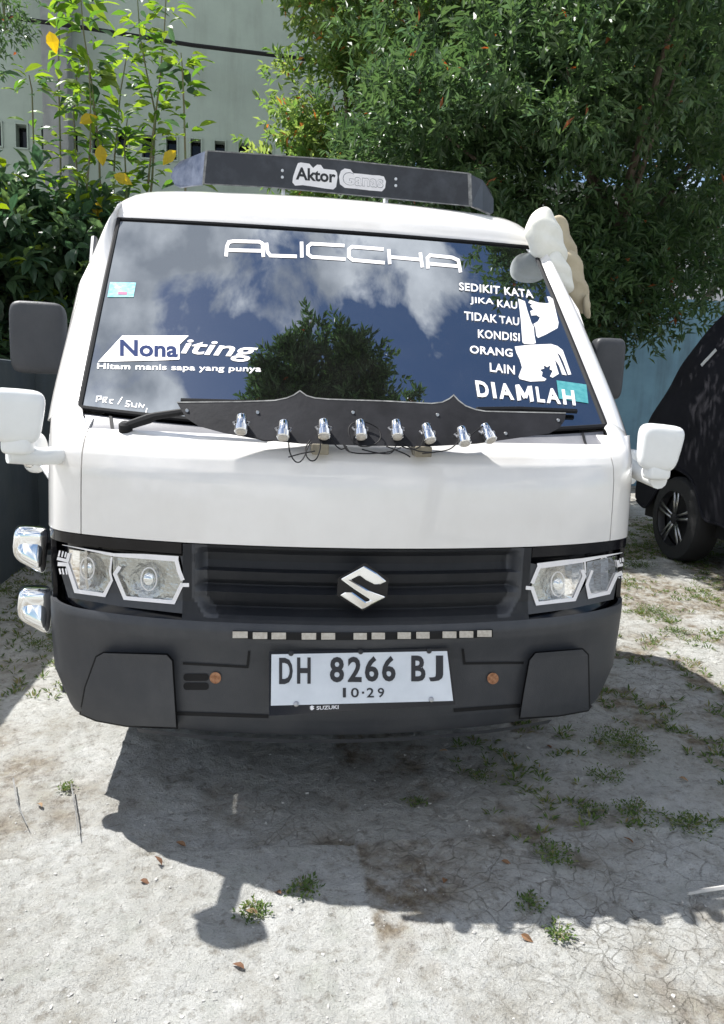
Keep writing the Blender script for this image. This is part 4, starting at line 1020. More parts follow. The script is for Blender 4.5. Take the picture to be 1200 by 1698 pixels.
# ================================================================== leaves
def leaves_mesh(name, P, D, U, Ln, Wd, tint, m, parent, fold=.25, rich=False):
    """P base points, D directions, U up hints, all (n,3)"""
    D = D / np.linalg.norm(D, axis=1, keepdims=True); S = np.cross(D, U); S /= np.linalg.norm(S, axis=1, keepdims=True) + 1e-9; Nn = np.cross(S, D)
    Ln = Ln[:, None]; Wd = Wd[:, None]
    if not rich:
        q = [P, P + D * Ln * .45 + S * Wd * .5 + Nn * Wd * fold, P + D * Ln - Nn * Ln * .08, P + D * Ln * .45 - S * Wd * .5 + Nn * Wd * fold]
        V = np.stack(q, 1); F = np.array([[0, 1, 2], [0, 2, 3]]); k = 4
    else:
        q = [P, P + D*Ln*.22 + S*Wd*.36 + Nn*Wd*fold, P + D*Ln*.5 + S*Wd*.5 + Nn*Wd*fold, P + D*Ln*.8 + S*Wd*.26 + Nn*Wd*fold*.3 - Nn*Ln*.05, P + D*Ln - Nn*Ln*.16,
             P + D*Ln*.8 - S*Wd*.26 + Nn*Wd*fold*.3 - Nn*Ln*.05, P + D*Ln*.5 - S*Wd*.5 + Nn*Wd*fold, P + D*Ln*.22 - S*Wd*.36 + Nn*Wd*fold, P + D*Ln*.5]
        V = np.stack(q, 1); F = np.array([[0, 1, 8], [1, 2, 8], [2, 3, 8], [3, 4, 8], [4, 5, 8], [5, 6, 8], [6, 7, 8], [7, 0, 8]]); k = 9
    n = len(P)
    FF = (F[None] + k * np.arange(n)[:, None, None]).reshape(-1, 3)
    return fast_mesh(name, V.reshape(-1, 3), FF, m, parent, {'tint': np.repeat(tint, len(F))}, False, 'FACE')
def unit(n):
    v = rng.normal(size=(n, 3)); return v / np.linalg.norm(v, axis=1, keepdims=True)
def sprigs(C0, D0, per, tw, ll, lw, spread=.9):
    """leaves round short twigs: C0 twig bases, D0 twig directions"""
    n = len(C0); t = np.tile(np.linspace(.15, 1, per), n)[:, None]; c = np.repeat(C0, per, 0); d = np.repeat(D0 / np.linalg.norm(D0, axis=1, keepdims=True), per, 0)
    rnd = unit(n * per); side = rnd - d * np.sum(rnd * d, 1, keepdims=True); side /= np.linalg.norm(side, axis=1, keepdims=True)
    P = c + d * t * tw; D = d * (.35 + .6 * t) + side * spread + np.array([0, 0, -.12])
    U = unit(n * per) * .5 + np.array([0, 0, 1.0])
    L = ll * rng.uniform(.6, 1.25, n * per); W = lw * rng.uniform(.7, 1.2, n * per)
    return P, D, U, L, W
def crown(name, blobs, nclump, nsp, per, ll, lw, tw, m, parent, clump_r=.28, tint_hi=.04, rich=False, dens=None):
    """blobs: (centre, radii). clumps sit towards the outside of each blob."""
    Ps, Ds = [], []
    w = np.array([b_[1][0] * b_[1][1] + b_[1][1] * b_[1][2] + b_[1][0] * b_[1][2] for b_ in blobs]); w = w / w.sum()
    for (c0, r0), k in zip(blobs, np.maximum((w * nclump).astype(int), 1)):
        u = unit(k); rad = rng.uniform(.35, 1.0, (k, 1)) ** .6
        cc_ = np.array(c0) + u * rad * np.array(r0)
        out = u / np.array(r0); out /= np.linalg.norm(out, axis=1, keepdims=True)
        cr_ = clump_r * rng.uniform(.6, 1.3, (k, 1, 1))
        off = rng.normal(size=(k, nsp, 3)) * cr_ * np.array([.62, .62, .42])
        Pp = cc_[:, None] + off; Dd = out[:, None] * .7 + off / cr_ * .5 + np.array([0, 0, .35]) + rng.normal(size=(k, nsp, 3)) * .35
        Ps.append(Pp.reshape(-1, 3)); Ds.append(Dd.reshape(-1, 3))
    C0 = np.vstack(Ps); D0 = np.vstack(Ds)
    P, D, U, L, W = sprigs(C0, D0, per, tw, ll, lw)
    tone = np.repeat(rng.random(len(C0)), per) * .55 + rng.random(len(P)) * .25
    tone = np.where(rng.random(len(P)) < tint_hi, 1.0, np.clip(tone, 0, .78))
    return leaves_mesh(name, P, D, U, L, W, tone, m, parent, rich=rich)
def branchy(name, base, top, r0, r1, parent, tips=(), seg=8, m=None, wob=.06):
    bm = bmesh.new(); base = np.array(base, float); top = np.array(top, float)
    pts = [base + (top - base) * t + np.array([rng.normal(0, wob), rng.normal(0, wob), 0]) * (t * (1.6 - t)) for t in lin(0, 1, 7)]
    tube(bm, pts, [r0 + (r1 - r0) * t for t in lin(0, 1, 7)], seg)
    for k, tp in enumerate(tips):
        st = pts[min(6, 2 + k % 4)]; tp = np.array(tp, float); mid = (st + tp) / 2 + rng.normal(0, .08, 3) + np.array([0, 0, .1])
        q_ = [st * (1 - t)**2 + 2 * mid * t * (1 - t) + tp * t * t for t in lin(0, 1, 6)]
        tube(bm, q_, [r0 * .45 * (1 - t) + .006 for t in lin(0, 1, 6)], 6)
    return bm_obj(name, bm, m or M['bark'], parent, True)
def tree(name, label, base, top, blobs, nclump, nsp, per, ll, lw, tw, m, r0=.12, group='trees behind the truck', **k):
    t = empty(name, base); tag(t, label, 'tree', group)
    branchy('trunk', base, top, r0, r0 * .35, t, tips=[b_[0] for b_ in blobs])
    crown('crown', blobs, nclump, nsp, per, ll, lw, tw, m, t, **k)
    return t

# the big dark tree on the right
tree('large_tree', 'large dark-leaved tree filling the upper right behind the covered car', (3.3, 6.2, 0), (3.1, 6.0, 4.2),
     [((1.3, 5.3, 3.2), (1.0, .8, .9)), ((2.3, 5.2, 3.0), (1.0, .8, 1.0)), ((3.4, 5.2, 3.2), (1.0, .8, .9)), ((1.7, 5.5, 4.4), (1.2, .9, 1.0)), ((3.0, 5.6, 4.6), (1.3, .9, 1.1)), ((4.4, 5.6, 4.3), (1.0, .9, 1.2)), ((1.9, 5.0, 2.2), (.8, .6, .6)), ((2.0, 4.1, 3.7), (.8, .5, .6)), ((2.9, 4.0, 3.9), (.9, .6, .6)), ((2.5, 3.2, 4.4), (.9, .6, .45)), ((1.2, 4.6, 3.3), (.65, .4, .55)), ((2.2, 5.9, 5.6), (1.3, .9, .7)), ((1.5, 5.4, 1.6), (.5, .4, .55)), ((3.05, 4.9, 1.75), (.30, .3, .70)), ((2.75, 4.9, 2.3), (.45, .35, .5)), ((3.35, 5.0, 2.2), (.3, .3, .4)), ((3.6, 5.0, 2.5), (.5, .4, .35)), ((3.9, 5.8, 5.6), (1.1, .8, .7))],
     500, 26, 7, .105, .036, .15, M['leafdark'], .13, clump_r=.25, tint_hi=.004)
tree('leafy_tree', 'lighter green tree with reddish young shoots beside the pale building', (1.1, 8.0, 0), (1.0, 7.8, 5.0),
     [((.75, 7.4, 4.4), (.85, .7, .8)), ((1.0, 7.5, 5.6), (1.05, .8, .8)), ((.55, 7.3, 3.6), (.6, .5, .5)), ((1.7, 7.5, 4.8), (1.0, .8, 1.1)), ((.4, 7.5, 6.3), (.9, .7, .5)), ((2.0, 7.4, 6.2), (1.0, .8, .6))],
     190, 24, 8, .11, .045, .16, M['leafmid'], .11, clump_r=.25, tint_hi=.035)
tree('back_tree', 'shadowy tree far behind the teal wall at the right edge', (6.5, 11.0, 0), (6.4, 11.0, 5.0),
     [((6.0, 10.4, 5.0), (2.0, 1.2, 1.6)), ((8.2, 10.6, 4.8), (1.8, 1.2, 1.6)), ((4.2, 10.6, 5.8), (1.6, 1.0, 1.3)), ((6.2, 10.6, 7.0), (2.0, 1.2, 1.0)), ((9.6, 10.6, 6.4), (1.6, 1.2, 1.5))],
     190, 30, 7, .13, .05, .2, M['leafdark'], .16, clump_r=.42, tint_hi=.01)
# tall tree behind the camera whose crown hangs over and shows in the windscreen
tree('overhanging_tree', 'tall leaning tree whose high crown is mirrored in the lower windscreen', (1.8, -4.2, 0), (.7, 1.2, 9.0),
     [((-.15, 2.35, 9.0), (.50, .75, .35)), ((.45, 2.55, 9.2), (.55, .85, .35)), ((1.05, 2.35, 9.0), (.55, .75, .35)), ((1.6, 2.1, 9.1), (.45, .55, .3)), ((.6, 1.7, 9.1), (1.2, .5, .35)), ((-.5, 2.0, 9.0), (.35, .4, .3))],
     95, 22, 8, .17, .05, .25, M['leafdark'], .16, group=None, clump_r=.22, tint_hi=.004)

# shrubs on the left
for i, (lab, base, blobs, nc) in enumerate((
    ('broad dark shrub at the left edge behind the low wall', (-2.3, 4.3, 0), [((-2.35, 4.2, 1.9), (.55, .4, .6)), ((-2.1, 4.3, 2.15), (.42, .35, .38)), ((-2.5, 4.2, 1.2), (.5, .4, .5))], 70),
    ('dense dark shrub growing close behind the black door mirror', (-1.55, 4.4, 0), [((-1.6, 4.4, 1.7), (.45, .4, .7)), ((-1.3, 4.5, 1.9), (.4, .35, .45)), ((-1.75, 4.4, 2.15), (.33, .3, .33))], 62),
    ('tall dark shrub just outside the left wall', (-2.9, 2.4, 0), [((-2.9, 2.5, 1.7), (.5, .6, .7)), ((-2.9, 3.3, 1.8), (.5, .6, .6))], 40),
    ('low leafy shrub between the truck and the pale building', (-.9, 5.6, 0), [((-1.0, 5.5, 1.6), (.6, .4, .8)), ((-.5, 5.7, 1.5), (.5, .4, .7))], 40))):
    t = empty('shrub', base); tag(t, lab, 'shrub', 'shrubs behind the low wall')
    branchy('stem', base, blobs[0][0], .03, .012, t, tips=[b_[0] for b_ in blobs])
    crown('foliage', blobs, int(nc * 1.25), 14, 6, .145, .066, .16, M['leafshrub'], t, clump_r=.24, tint_hi=.08, rich=True)

# slender saplings with single leaves
def leaf_proto(L, W, fold, curl, mt, tint):
    P = np.zeros((1, 3)); o = leaves_mesh('leaf', P, np.array([[1., 0, 0]]), np.array([[0, 0, 1.]]), np.array([L]), np.array([W]), np.array([tint]), mt, None, fold, True)
    me = o.data; bpy.data.objects.remove(o); return me
protos = [leaf_proto(.135, .058, .12, 0, M['leafgreen'], t) for t in (.1, .5, .95)] + [leaf_proto(.145, .06, .2, 0, M['leafshrub'], t) for t in (.4, .9)]
yel = [leaf_proto(.15, .095, .1, 0, M['leafyellow'], t) for t in (.2, .8)]
def put_leaf(parent, p, d, up, me, sc=1.0):
    d = Vector(tuple(d)).normalized(); s_ = d.cross(Vector(tuple(up))).normalized(); u2 = s_.cross(d)
    o = bpy.data.objects.new('leaf', me); link(o, parent)
    mt = Matrix(((d.x, -s_.x, u2.x, p[0]), (d.y, -s_.y, u2.y, p[1]), (d.z, -s_.z, u2.z, p[2]), (0, 0, 0, 1))) @ Matrix.Scale(sc, 4)
    o.matrix_parent_inverse = Matrix.Identity(4) if parent is None else (Matrix.Translation(parent.location)).inverted()
    o.matrix_basis = mt
stems = [('short sapling with sparse drooping leaves nearest the left edge', [(62, 560), (60, 420), (57, 280), (53, 150), (48, 125)], 4.7, 24, .95),
         ('bare grey sapling stem in front of the concrete column', [(100, 560), (102, 400), (100, 250), (97, 110), (99, 0)], 4.9, 26, .9),
         ('leaning sapling hung with large yellow leaves', [(165, 560), (168, 380), (164, 250), (152, 140), (138, 50), (132, -30)], 4.4, 56, 1.1),
         ('sapling with bright leaves just left of the roof board', [(236, 420), (244, 320), (254, 220), (263, 150), (272, 60), (276, -20)], 4.6, 34, .95),
         ('forked sapling with a bushy top left of the roof board', [(238, 420), (252, 300), (258, 190), (243, 120), (232, 60), (228, 0)], 4.75, 46, .85),
         ('slim sapling with upright light leaves closest to the roof board', [(304, 420), (308, 290), (305, 180), (302, 110), (300, 88)], 4.3, 30, .95),
         ('dark sapling crowded with leaves between the column and the yellow-leaved one', [(135, 600), (138, 450), (142, 330), (150, 240), (150, 170), (146, 90)], 4.25, 44, 1.0)]
stems += [('leafy sapling with crossing stem just right of the concrete column', [(118, 600), (122, 430), (128, 300), (122, 190), (128, 120)], 4.5, 34, .95),
          ('short bushy sapling right in front of the roof corner', [(200, 520), (204, 400), (210, 320), (206, 240), (212, 190)], 4.55, 30, 1.0),
          ('thin curved sapling with few leaves between the two tallest ones', [(190, 500), (186, 380), (190, 260), (200, 150), (214, 70)], 4.9, 26, .9)]
for lab, pp, Y, nl, lsc in stems:
    P = on_axis(pp, 'y', Y); b0 = np.array([P[0][0], Y, gz(0, 0) * 0])
    t = empty('sapling', tuple(b0)); tag(t, lab, 'sapling', 'saplings in front of the pale building')
    pts = [b0] + list(P); tube_obj('stem', pts, [.013] + list(np.linspace(.011, .004, len(P))), M['twig'], t, 6)
    for k in range(int(nl * 2.6)):
        f = rng.random() * (len(P) - 1); i = min(int(f), len(P) - 2); q_ = P[i] + (P[i + 1] - P[i]) * (f - i)
        a = k * 2.4 + rng.random(); d = np.array([math.cos(a), math.sin(a) * .8, rng.uniform(-.55, .55)])
        st = .02 + .10 * rng.random(); q_ = q_ + np.array([math.cos(a), math.sin(a), .35]) * st
        put_leaf(t, q_, d, (rng.normal(0, .4), rng.normal(0, .5) - .3, 1), protos[int(rng.choice(5, p=[.22, .30, .26, .12, .10]))], lsc * rng.uniform(.7, 1.3))
    if 'yellow' in lab:
        for px, dd in (((82, 52), (.3, 0, -1)), ((132, 205), (.9, 0, .5)), ((166, 240), (.1, 0, -1)), ((188, 290), (.8, 0, -.3)), ((162, 335), (-.1, 0, -1)), ((292, 250), (-.6, 0, -.6))):
            put_leaf(t, on_axis([px], 'y', Y - .1)[0], dd, (0, -1, .3), yel[0 if px[0] < 170 else 1], .95)
# hanging foliage, top left corner
t = empty('hanging_branch', tuple(on_axis([(0, -60)], 'y', 4.4)[0])); tag(t, 'dark drooping tree branch hanging into the upper left corner', 'branch')
c3 = on_axis([(10, 60)], 'y', 4.4)[0]; c4 = on_axis([(5, 0)], 'y', 4.4)[0]
tube_obj('twig', [c4 + np.array([-.3, 0, .3]), c4, c3], [.02, .012, .004], M['twig'], t, 6)
crown('foliage', [(c3 + np.array([-.05, 0, .15]), (.18, .15, .32)), (c4 + np.array([-.2, 0, .1]), (.4, .2, .3))], 16, 14, 6, .06, .02, .1, M['leafdark'], t, clump_r=.1)

# ================================================================== walls and buildings
M['render_wall'] = mat('pale_green_render', (.33, .39, .335), .9, col2=(.28, .33, .285), nscale=1.3, bump=.15, bscale=30, detail=9)
M['column'] = mat('grey_concrete', (.27, .28, .27), .9, col2=(.20, .21, .205), nscale=4, bump=.2, bscale=30)
M['tealwall'] = mat('teal_painted_wall', (.15, .28, .36), .85, col2=(.12, .22, .29), nscale=2.2, bump=.15, bscale=25)
M['palewall'] = mat('pale_wall', (.62, .62, .64), .9, col2=(.52, .52, .54), nscale=1.5)
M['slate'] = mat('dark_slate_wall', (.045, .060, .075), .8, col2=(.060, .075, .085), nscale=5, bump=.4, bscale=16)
def streaks(m, amt=.35, col=(.12, .13, .10), sc=(1.2, 1.2, .12)):
    n, l = m.node_tree.nodes, m.node_tree.links; b = n['Principled BSDF']; src = b.inputs['Base Color'].links[0].from_socket
    t = n.new('ShaderNodeTexCoord'); mp_ = n.new('ShaderNodeMapping'); mp_.inputs['Scale'].default_value = sc
    z = n.new('ShaderNodeTexNoise'); z.inputs['Scale'].default_value = 3.5; z.inputs['Detail'].default_value = 9; z.inputs['Roughness'].default_value = .65
    k = n.new('ShaderNodeMapRange'); k.inputs[1].default_value = .48; k.inputs[2].default_value = .78; k.inputs[3].default_value = 0; k.inputs[4].default_value = amt
    x = n.new('ShaderNodeMixRGB'); x.inputs[2].default_value = (*col, 1)
    l.new(t.outputs['Object'], mp_.inputs[0]); l.new(mp_.outputs[0], z.inputs[0]); l.new(z.outputs[0], k.inputs[0]); l.new(k.outputs[0], x.inputs[0]); l.new(src, x.inputs[1]); l.new(x.outputs[0], b.inputs['Base Color'])
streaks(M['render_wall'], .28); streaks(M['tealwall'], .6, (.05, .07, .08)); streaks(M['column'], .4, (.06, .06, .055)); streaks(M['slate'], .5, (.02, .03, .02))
streaks(M['white'], .10, (.42, .38, .32), (2.5, 2.5, .9)); streaks(M['plastic'], .22, (.11, .11, .115), (3, 3, 1.2))
BL = empty('building', (-3, 13.2, 0)); tag(BL, 'pale green rendered building with a row of small square vent openings', 'building')
pitch = .432; x0_ = on_axis([(203, 240)], 'y', 13)[0][0]; zt = on_axis([(203, 221)], 'y', 13)[0][2]; zb_ = on_axis([(203, 259)], 'y', 13)[0][2]
box_obj('wall', (-4.0, 13.15, zb_ / 2), (18, .3, zb_), M['render_wall'], BL)
box_obj('wall', (-4.0, 13.15, (zt + 12) / 2), (18, .3, 12 - zt), M['render_wall'], BL)
xs_ = [x0_ + pitch * k for k in range(-16, 12)]
for k, x in enumerate(xs_[:-1]):
    box_obj('pier', (x + pitch / 2, 13.15, (zt + zb_) / 2), (pitch - .19, .3, zt - zb_ + .004), M['render_wall'], BL)
    bm = bmesh.new()
    for dx in (-.105, .105): box(bm, (x + dx, 12.99, (zt + zb_) / 2), (.025, .03, zt - zb_ + .05))
    for dz in (zt + .012, zb_ - .012): box(bm, (x, 12.988, dz), (.235, .03, .025))
    fr = bm_obj('window_frame', bm, M['render_wall'], BL)
    box_obj('pane', (x, 13.20, (zt + zb_) / 2), (.19, .02, zt - zb_), M['gloss'], fr)
box_obj('wall', (x0_ - 16 * pitch - 2.1, 13.15, (zt + zb_) / 2), (4.0, .3, zt - zb_ + .004), M['render_wall'], BL)
box_obj('wall', (4.4, 13.15, (zt + zb_) / 2), (1.4, .3, zt - zb_ + .004), M['render_wall'], BL)
cl_ = on_axis([(99, 300)], 'y', 12.7)[0]
CO = box_obj('concrete_column', (cl_[0], 12.7, 5), (.42, .4, 10), M['column'], None, bevel=.02); tag(CO, 'grey concrete column standing in front of the pale green building', 'column')
a = on_axis([(150, 48)], 'y', 12.2)[0]; b_ = on_axis([(480, 95)], 'y', 12.2)[0]; dd = b_ - a
CA = tube_obj('cable', [a - dd * 3, a - dd * .0 , a + dd * .5 + np.array([0, 0, -.03]), b_, b_ + dd * 2], .033, M['plastic2'], None, 6); tag(CA, 'thick black cable strung across the front of the pale green building', 'cable')
TW = box_obj('teal_wall', (7.2, 8.6, 1.35), (9.2, .2, 2.7), M['tealwall'], None); tag(TW, 'teal painted yard wall behind the covered car', 'wall')
RBd = empty('pale_house', (9, 16, 0)); tag(RBd, 'pale grey house wall glimpsed through gaps in the right tree', 'house')
box_obj('wall', (10, 16, 3.0), (9.5, .3, 6.0), M['palewall'], RBd)
box_obj('roof', (10, 16.2, 6.1), (10, 1.2, .2), M['column'], RBd)
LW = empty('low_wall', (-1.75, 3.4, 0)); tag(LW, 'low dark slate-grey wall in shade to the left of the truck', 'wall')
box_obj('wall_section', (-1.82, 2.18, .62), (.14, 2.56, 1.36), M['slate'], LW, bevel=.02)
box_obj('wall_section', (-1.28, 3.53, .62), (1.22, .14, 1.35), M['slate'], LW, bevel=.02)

# ================================================================== covered car
CV = empty('covered_car', (3.75, 2.3, 0)); tag(CV, 'car hidden under a black fitted cover with one alloy wheel showing', 'car')
yk = [4.36, 4.33, 4.26, 4.12, 4.00, 3.86, 3.70, 3.50, 3.20, 2.8, 2.3, 1.8, 1.4, 1.05, .75, .4, .1, .02]
zk = [.55, 1.05, 1.24, 1.46, 1.66, 1.84, 1.98, 2.06, 2.10, 2.11, 2.10, 2.02, 1.80, 1.46, 1.16, 1.04, .88, .55]
ys = lin(.02, 4.36, 90); ph = lin(0, 1, 54); V = []; 
wy = 3.50
for y in ys:
    zt_ = np.interp(y, yk[::-1], zk[::-1]); ends = min(1, max(.0, (4.40 - y) / .5), max(.0, (y + .02) / .5)) ** .45
    hem = .36 + .34 * math.exp(-((y - wy) / .30) ** 4) + .34 * math.exp(-((y - .85) / .30) ** 4) + .02 * math.sin(y * 9)
    for p in ph:
        a = math.pi * p; k = math.cos(a); s_ = math.sin(a)
        x = -math.copysign(abs(k) ** .42, k); z = hem + (zt_ - hem) * s_ ** .42
        up = max(0, (z - 1.02) / .85); hw = .89 * (.80 + .20 * ends) - .17 * up
        wr = .005 * math.sin(y * 14 + 5 * z + 3 * math.sin(z * 6)) + .006 * math.sin(y * 3.3 - z * 11)
        V.append((3.80 + x * (hw + wr), y, z + wr * .6))
F = []
for i in range(89):
    for j in range(53): F.append((i * 54 + j, (i + 1) * 54 + j, (i + 1) * 54 + j + 1, i * 54 + j + 1))
F.append(tuple(range(53, -1, -1))); F.append(tuple(89 * 54 + j for j in range(54)))
cvr = mesh_obj('cover', V, F, M['cover'], CV); 
try: cvr.data.set_sharp_from_angle(angle=R(60))
except Exception: pass
for sd in (0, 53):
    tube_obj('hem', [(V[i * 54 + sd][0], V[i * 54 + sd][1], V[i * 54 + sd][2]) for i in range(3, 87)], .012, M['cover'], cvr, 6)
sm = [V[i * 54 + j] for i, j in [(52, j) for j in range(0, 24)]]; tube_obj('seam', sm, .004, M['cover'], cvr, 5)
box_obj('underbody', (3.8, 2.2, .42), (1.5, 4.0, .36), M['dark'], CV)
for y in (wy, .85):
    for x, sgn in ((3.0, -1), (4.6, 1)):
        rad = .325; wd = .22; cx_ = x
        bm = bmesh.new(); lathe(bm, [(-wd/2, rad*.66), (-wd/2 + .006, rad*.80), (-wd/2 + .012, rad*.94), (-wd/2 + .04, rad), (wd/2 - .04, rad), (wd/2 - .012, rad*.94), (wd/2 - .006, rad*.80), (wd/2, rad*.66)], (cx_, y, rad), (1, 0, 0), 48, False)
        W = bm_obj('wheel', bm, M['rubber'], CV, True)
        f0 = cx_ + sgn * wd * .5
        bm = bmesh.new(); ri = rad * .72; cc2 = Vector((f0 - sgn * .012, y, rad))
        rg = lambda r_, dx: [cc2 + Vector((dx, r_ * math.cos(a), r_ * math.sin(a))) for a in lin(0, 2 * math.pi, 41)[:-1]]
        for (ra, da), (rb, db) in (((ri, 0), (ri * .93, sgn * .004)), ((ri * .93, sgn * .004), (ri * .90, -sgn * .05))):
            A = [bm.verts.new(v) for v in rg(ra, da)]; B_ = [bm.verts.new(v) for v in rg(rb, db)]
            for i in range(40): bm.faces.new((A[i], A[(i + 1) % 40], B_[(i + 1) % 40], B_[i]))
        bm_obj('rim', bm, M['steel'], W, True)
        bm = bmesh.new(); lathe(bm, [(0, ri * .9), (.001, .01)], (f0 - sgn * .08, y, rad), (sgn, 0, 0), 32); bm_obj('brake_backing', bm, M['dark'], W)
        for k in range(5):
            for dlt in (-.13, .13):
                a = 2 * math.pi * k / 5 + .3; p0 = cc2 + Vector((sgn * -.012, .03 * math.cos(a + dlt * 3), .03 * math.sin(a + dlt * 3))); p1 = cc2 + Vector((sgn * -.004, ri * .92 * math.cos(a + dlt * (1.4 if dlt > 0 else .6)), ri * .92 * math.sin(a + dlt * (1.4 if dlt > 0 else .6))))
                bm = bmesh.new(); tube(bm, [p0, (p0 + p1) / 2, p1], [.013, .011, .013], 5); bm_obj('spoke', bm, M['steel'], W)
        bm = bmesh.new(); lathe(bm, [(-.03, .045), (.0, .042), (.006, .03), (.008, .001)], tuple(cc2), (sgn, 0, 0), 20); bm_obj('hub_cap', bm, M['dark'], W, True)
tp = on_axis([(1166, 602), (1176, 605), (1191, 574), (1181, 572)], 'x', 2.98)
TPc = on_axis([(1178, 588)], 'x', 3.0)[0]
# tape strip lies on the cover
dg = cvr.data
best = min(dg.polygons, key=lambda p: (Vector(p.center) - Vector(tuple(on_axis([(1178, 588)], 'x', 3.03)[0]))).length)
nn = best.normal.copy(); nn = nn if nn.x < 0 else -nn; cpt = best.center + nn * .006
tx = Vector((0, -1, 0)) - nn * nn.dot(Vector((0, -1, 0))); tx.normalize(); ty = nn.cross(tx); ty = ty if ty.z > 0 else -ty
ax1 = (tx * .5 + ty * .85).normalized(); ax2 = ax1.cross(nn)
mesh_obj('tape_strip', [cpt + ax1 * a_ + ax2 * b2 + nn * c_ for c_ in (0, .003) for a_, b2 in ((-.075, -.017), (.075, -.017), (.075, .017), (-.075, .017))], [(0, 1, 2, 3), (7, 6, 5, 4), (0, 4, 5, 1), (1, 5, 6, 2), (2, 6, 7, 3), (3, 7, 4, 0)], M['tape'], CV, False)

# ================================================================== weeds, dry leaves, litter
def weed_at(px, sz, nlf, lab, m='weed', tall=0):
    p = on_axis([px], 'z', 0)[0]; p[2] = gz(p[0], p[1])
    t = empty('weed', tuple(p)); tag(t, lab, 'weed', 'weeds growing out of the cracked concrete')
    n = int(nlf * 2.4); a = rng.random(n) * 6.28; r = rng.random(n)**.7 * sz * (1.15 + .45 * np.sin(a * 3 + px[0]) * np.cos(a * 2)); P = p + np.stack([np.cos(a) * r, np.sin(a) * r, rng.random(n) * sz * .35], -1)
    D = np.stack([np.cos(a), np.sin(a), rng.uniform(.2, 1.4, n)], -1) * .5 + rng.normal(size=(n, 3)) * .7; D[:, 2] = np.abs(D[:, 2])
    leaves_mesh('foliage', P, D, unit(n) * .3 + np.array([0, 0, 1.]), rng.uniform(.006, .016, n), rng.uniform(.003, .008, n), rng.random(n)**1.5 * .9, M[m], t)
    bm = bmesh.new()
    for k in range(5):
        aa = rng.random() * 6.28; tube(bm, [p, p + np.array([math.cos(aa) * sz * .5, math.sin(aa) * sz * .5, sz * .3]), p + np.array([math.cos(aa) * sz, math.sin(aa) * sz, sz * (.4 + tall)])], .0012, 4)
    bm_obj('stem', bm, M['twig'], t)
for px, sz, nl, lab in (((1035, 1240), .10, 260, 'widest green weed patch right of the bumper in shadow'), ((975, 1345), .045, 70, 'small weed in the shadow below the right bumper pad'),
    ((918, 1425), .05, 90, 'round green weed standing alone inside the big shadow'), ((1052, 1352), .06, 110, 'loose weed patch in the shadow near the right edge'), ((1140, 1370), .055, 100, 'weed tuft in shadow closest to the right edge'),
    ((876, 1500), .03, 50, 'tiny weed near the lower edge of the shadow'), ((506, 1475), .035, 60, 'small dark weed under the front of the shadow'), ((425, 1512), .035, 60, 'weed inside the rounded mirror shadow'),
    ((1085, 1015), .09, 170, 'sunlit weed patch on bare soil right of the headlight'), ((1122, 1045), .06, 110, 'sunlit weed tuft just below the larger sunlit patch'), ((1060, 940), .10, 170, 'weeds in the soil at the edge of the tree shade'),
    ((108, 1303), .022, 26, 'tiny lone seedling on sunlit concrete at lower left'), ((925, 1552), .03, 46, 'small sunlit weed just in front of the shadow edge'), ((1000, 1290), .05, 60, 'sparse weed between the patch and the small shadow weeds'),
    ((30, 985), .12, 160, 'weeds in the shade beside the chrome lamps'), ((70, 1075), .07, 80, 'weed tuft in shade left of the bumper'), ((800, 1290), .04, 40, 'faint weed in the deep shadow under the plate'), ((690, 1330), .03, 30, 'faint sprout in the middle of the deep shadow')):
    weed_at(px, sz, nl, lab)
# scattered ground cover
n_ = 11000; x_ = rng.uniform(.35, 4.5, n_); y_ = rng.uniform(-.1, 5.5, n_); so_ = ground_fields(x_, y_)[2] * np.clip(fbm(x_, y_, 3.3, 88) * 2.6 - .85, 0, 1) + .9 * np.clip((fbm(x_, y_, 4.6, 91) - .60) * 9, 0, 1)
k = (rng.random(n_) < so_ * 1.1) ; x_, y_ = x_[k], y_[k]
xl = rng.uniform(-1.8, -.9, 500); yl = rng.uniform(1.0, 3.4, 500); x_ = np.r_[x_, xl]; y_ = np.r_[y_, yl]
per = 9; n_ = len(x_) * per; a = rng.random(n_) * 6.28; P = np.stack([np.repeat(x_, per) + np.cos(a) * .02 * rng.random(n_), np.repeat(y_, per) + np.sin(a) * .02 * rng.random(n_), np.repeat(ground_fields(x_, y_)[0], per)], -1)
D = np.stack([np.cos(a), np.sin(a), rng.uniform(.1, 1.5, n_)], -1)
GC = leaves_mesh('ground_cover', P, D, unit(n_) * .3 + np.array([0, 0, 1.]), rng.uniform(.012, .035, n_), rng.uniform(.004, .009, n_), rng.random(n_), M['weed'], None)
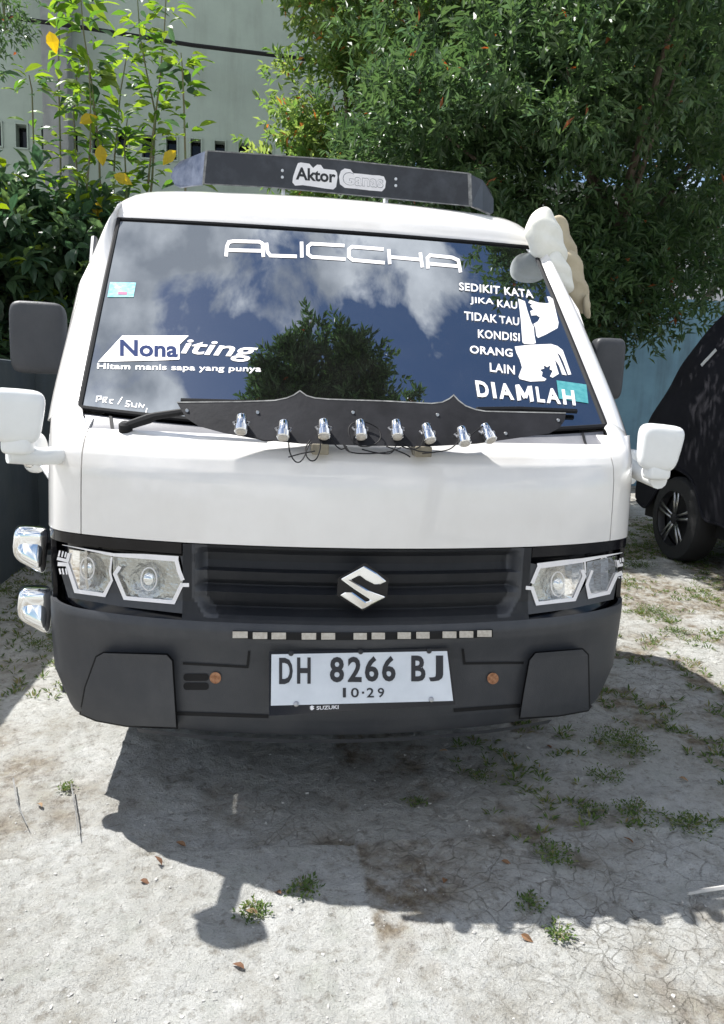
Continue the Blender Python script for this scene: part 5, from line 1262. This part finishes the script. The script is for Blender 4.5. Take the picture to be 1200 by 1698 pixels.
tag(GC, 'sparse low green and straw coloured weeds over bare soil at the right', 'ground cover', kind='stuff')
# dry leaves lying about
dry = [leaf_proto(.030, .014, .3, 0, M['leafbrown'], t) for t in (.1, .5, .9)]
spots = [((268, 1440), 'upright curled brown leaf at the left edge of the truck shadow'), ((308, 1403), 'flat brown leaf just inside the left edge of the shadow'), ((428, 1516), 'reddish leaf inside the rounded mirror shadow'), ((466, 1486), 'small brown leaf above the rounded mirror shadow'),
         ((863, 1553), 'brown leaf on sunlit concrete in front of the shadow'), ((742, 1245), 'pale brown leaf in shade under the bumper'), ((905, 1240), 'brown leaf beside the widest weed patch'), ((1050, 1400), 'brown leaf among weeds in the right shadow'),
         ((1125, 1292), 'brown leaf in shadow near the right edge'), ((405, 1608), 'tiny straw-coloured leaf at the bottom of the view'), ((735, 1468), 'brown leaf deep inside the lower shadow'), ((1095, 1175), 'leaf at the upper corner of the right shadow'),
         ((232, 1462), 'leaf on bright concrete left of the shadow curve'), ((830, 1430), 'leaf lying right of the middle of the shadow'), ((62, 1330), 'leaf on sunlit concrete near the left edge')]
for (px, lab), me in zip(spots, [dry[i % 3] for i in range(len(spots))]):
    p = on_axis([px], 'z', 0)[0]; o = bpy.data.objects.new('dry_leaf', me); link(o)
    o.location = (p[0], p[1], gz(p[0], p[1]) + .005); o.rotation_euler = (rng.normal(0, .25), rng.normal(0, .2) - (.9 if 'upright' in lab else 0), rng.random() * 6.28)
    tag(o, lab, 'leaf', 'dry leaves on the ground')
# thin straws and twigs
for px, lab in ((([(22, 1290), (28, 1330), (45, 1368)]), 'thin dry grass stalk on sunlit ground at the left edge'), (([(118, 1300), (126, 1345), (130, 1385)]), 'thin dry stalk beside the lone seedling'), (([(1140, 1482), (1170, 1476), (1210, 1470)]), 'pale stick lying across the shadow edge at lower right')):
    P = on_axis(px, 'z', .012); o = tube_obj('twig', P, [.002, .0022, .001] if 'stick' not in lab else [.004, .006, .006], M['boardedge'] if 'stick' not in lab else M['stone'], None, 5); tag(o, lab, 'twig')
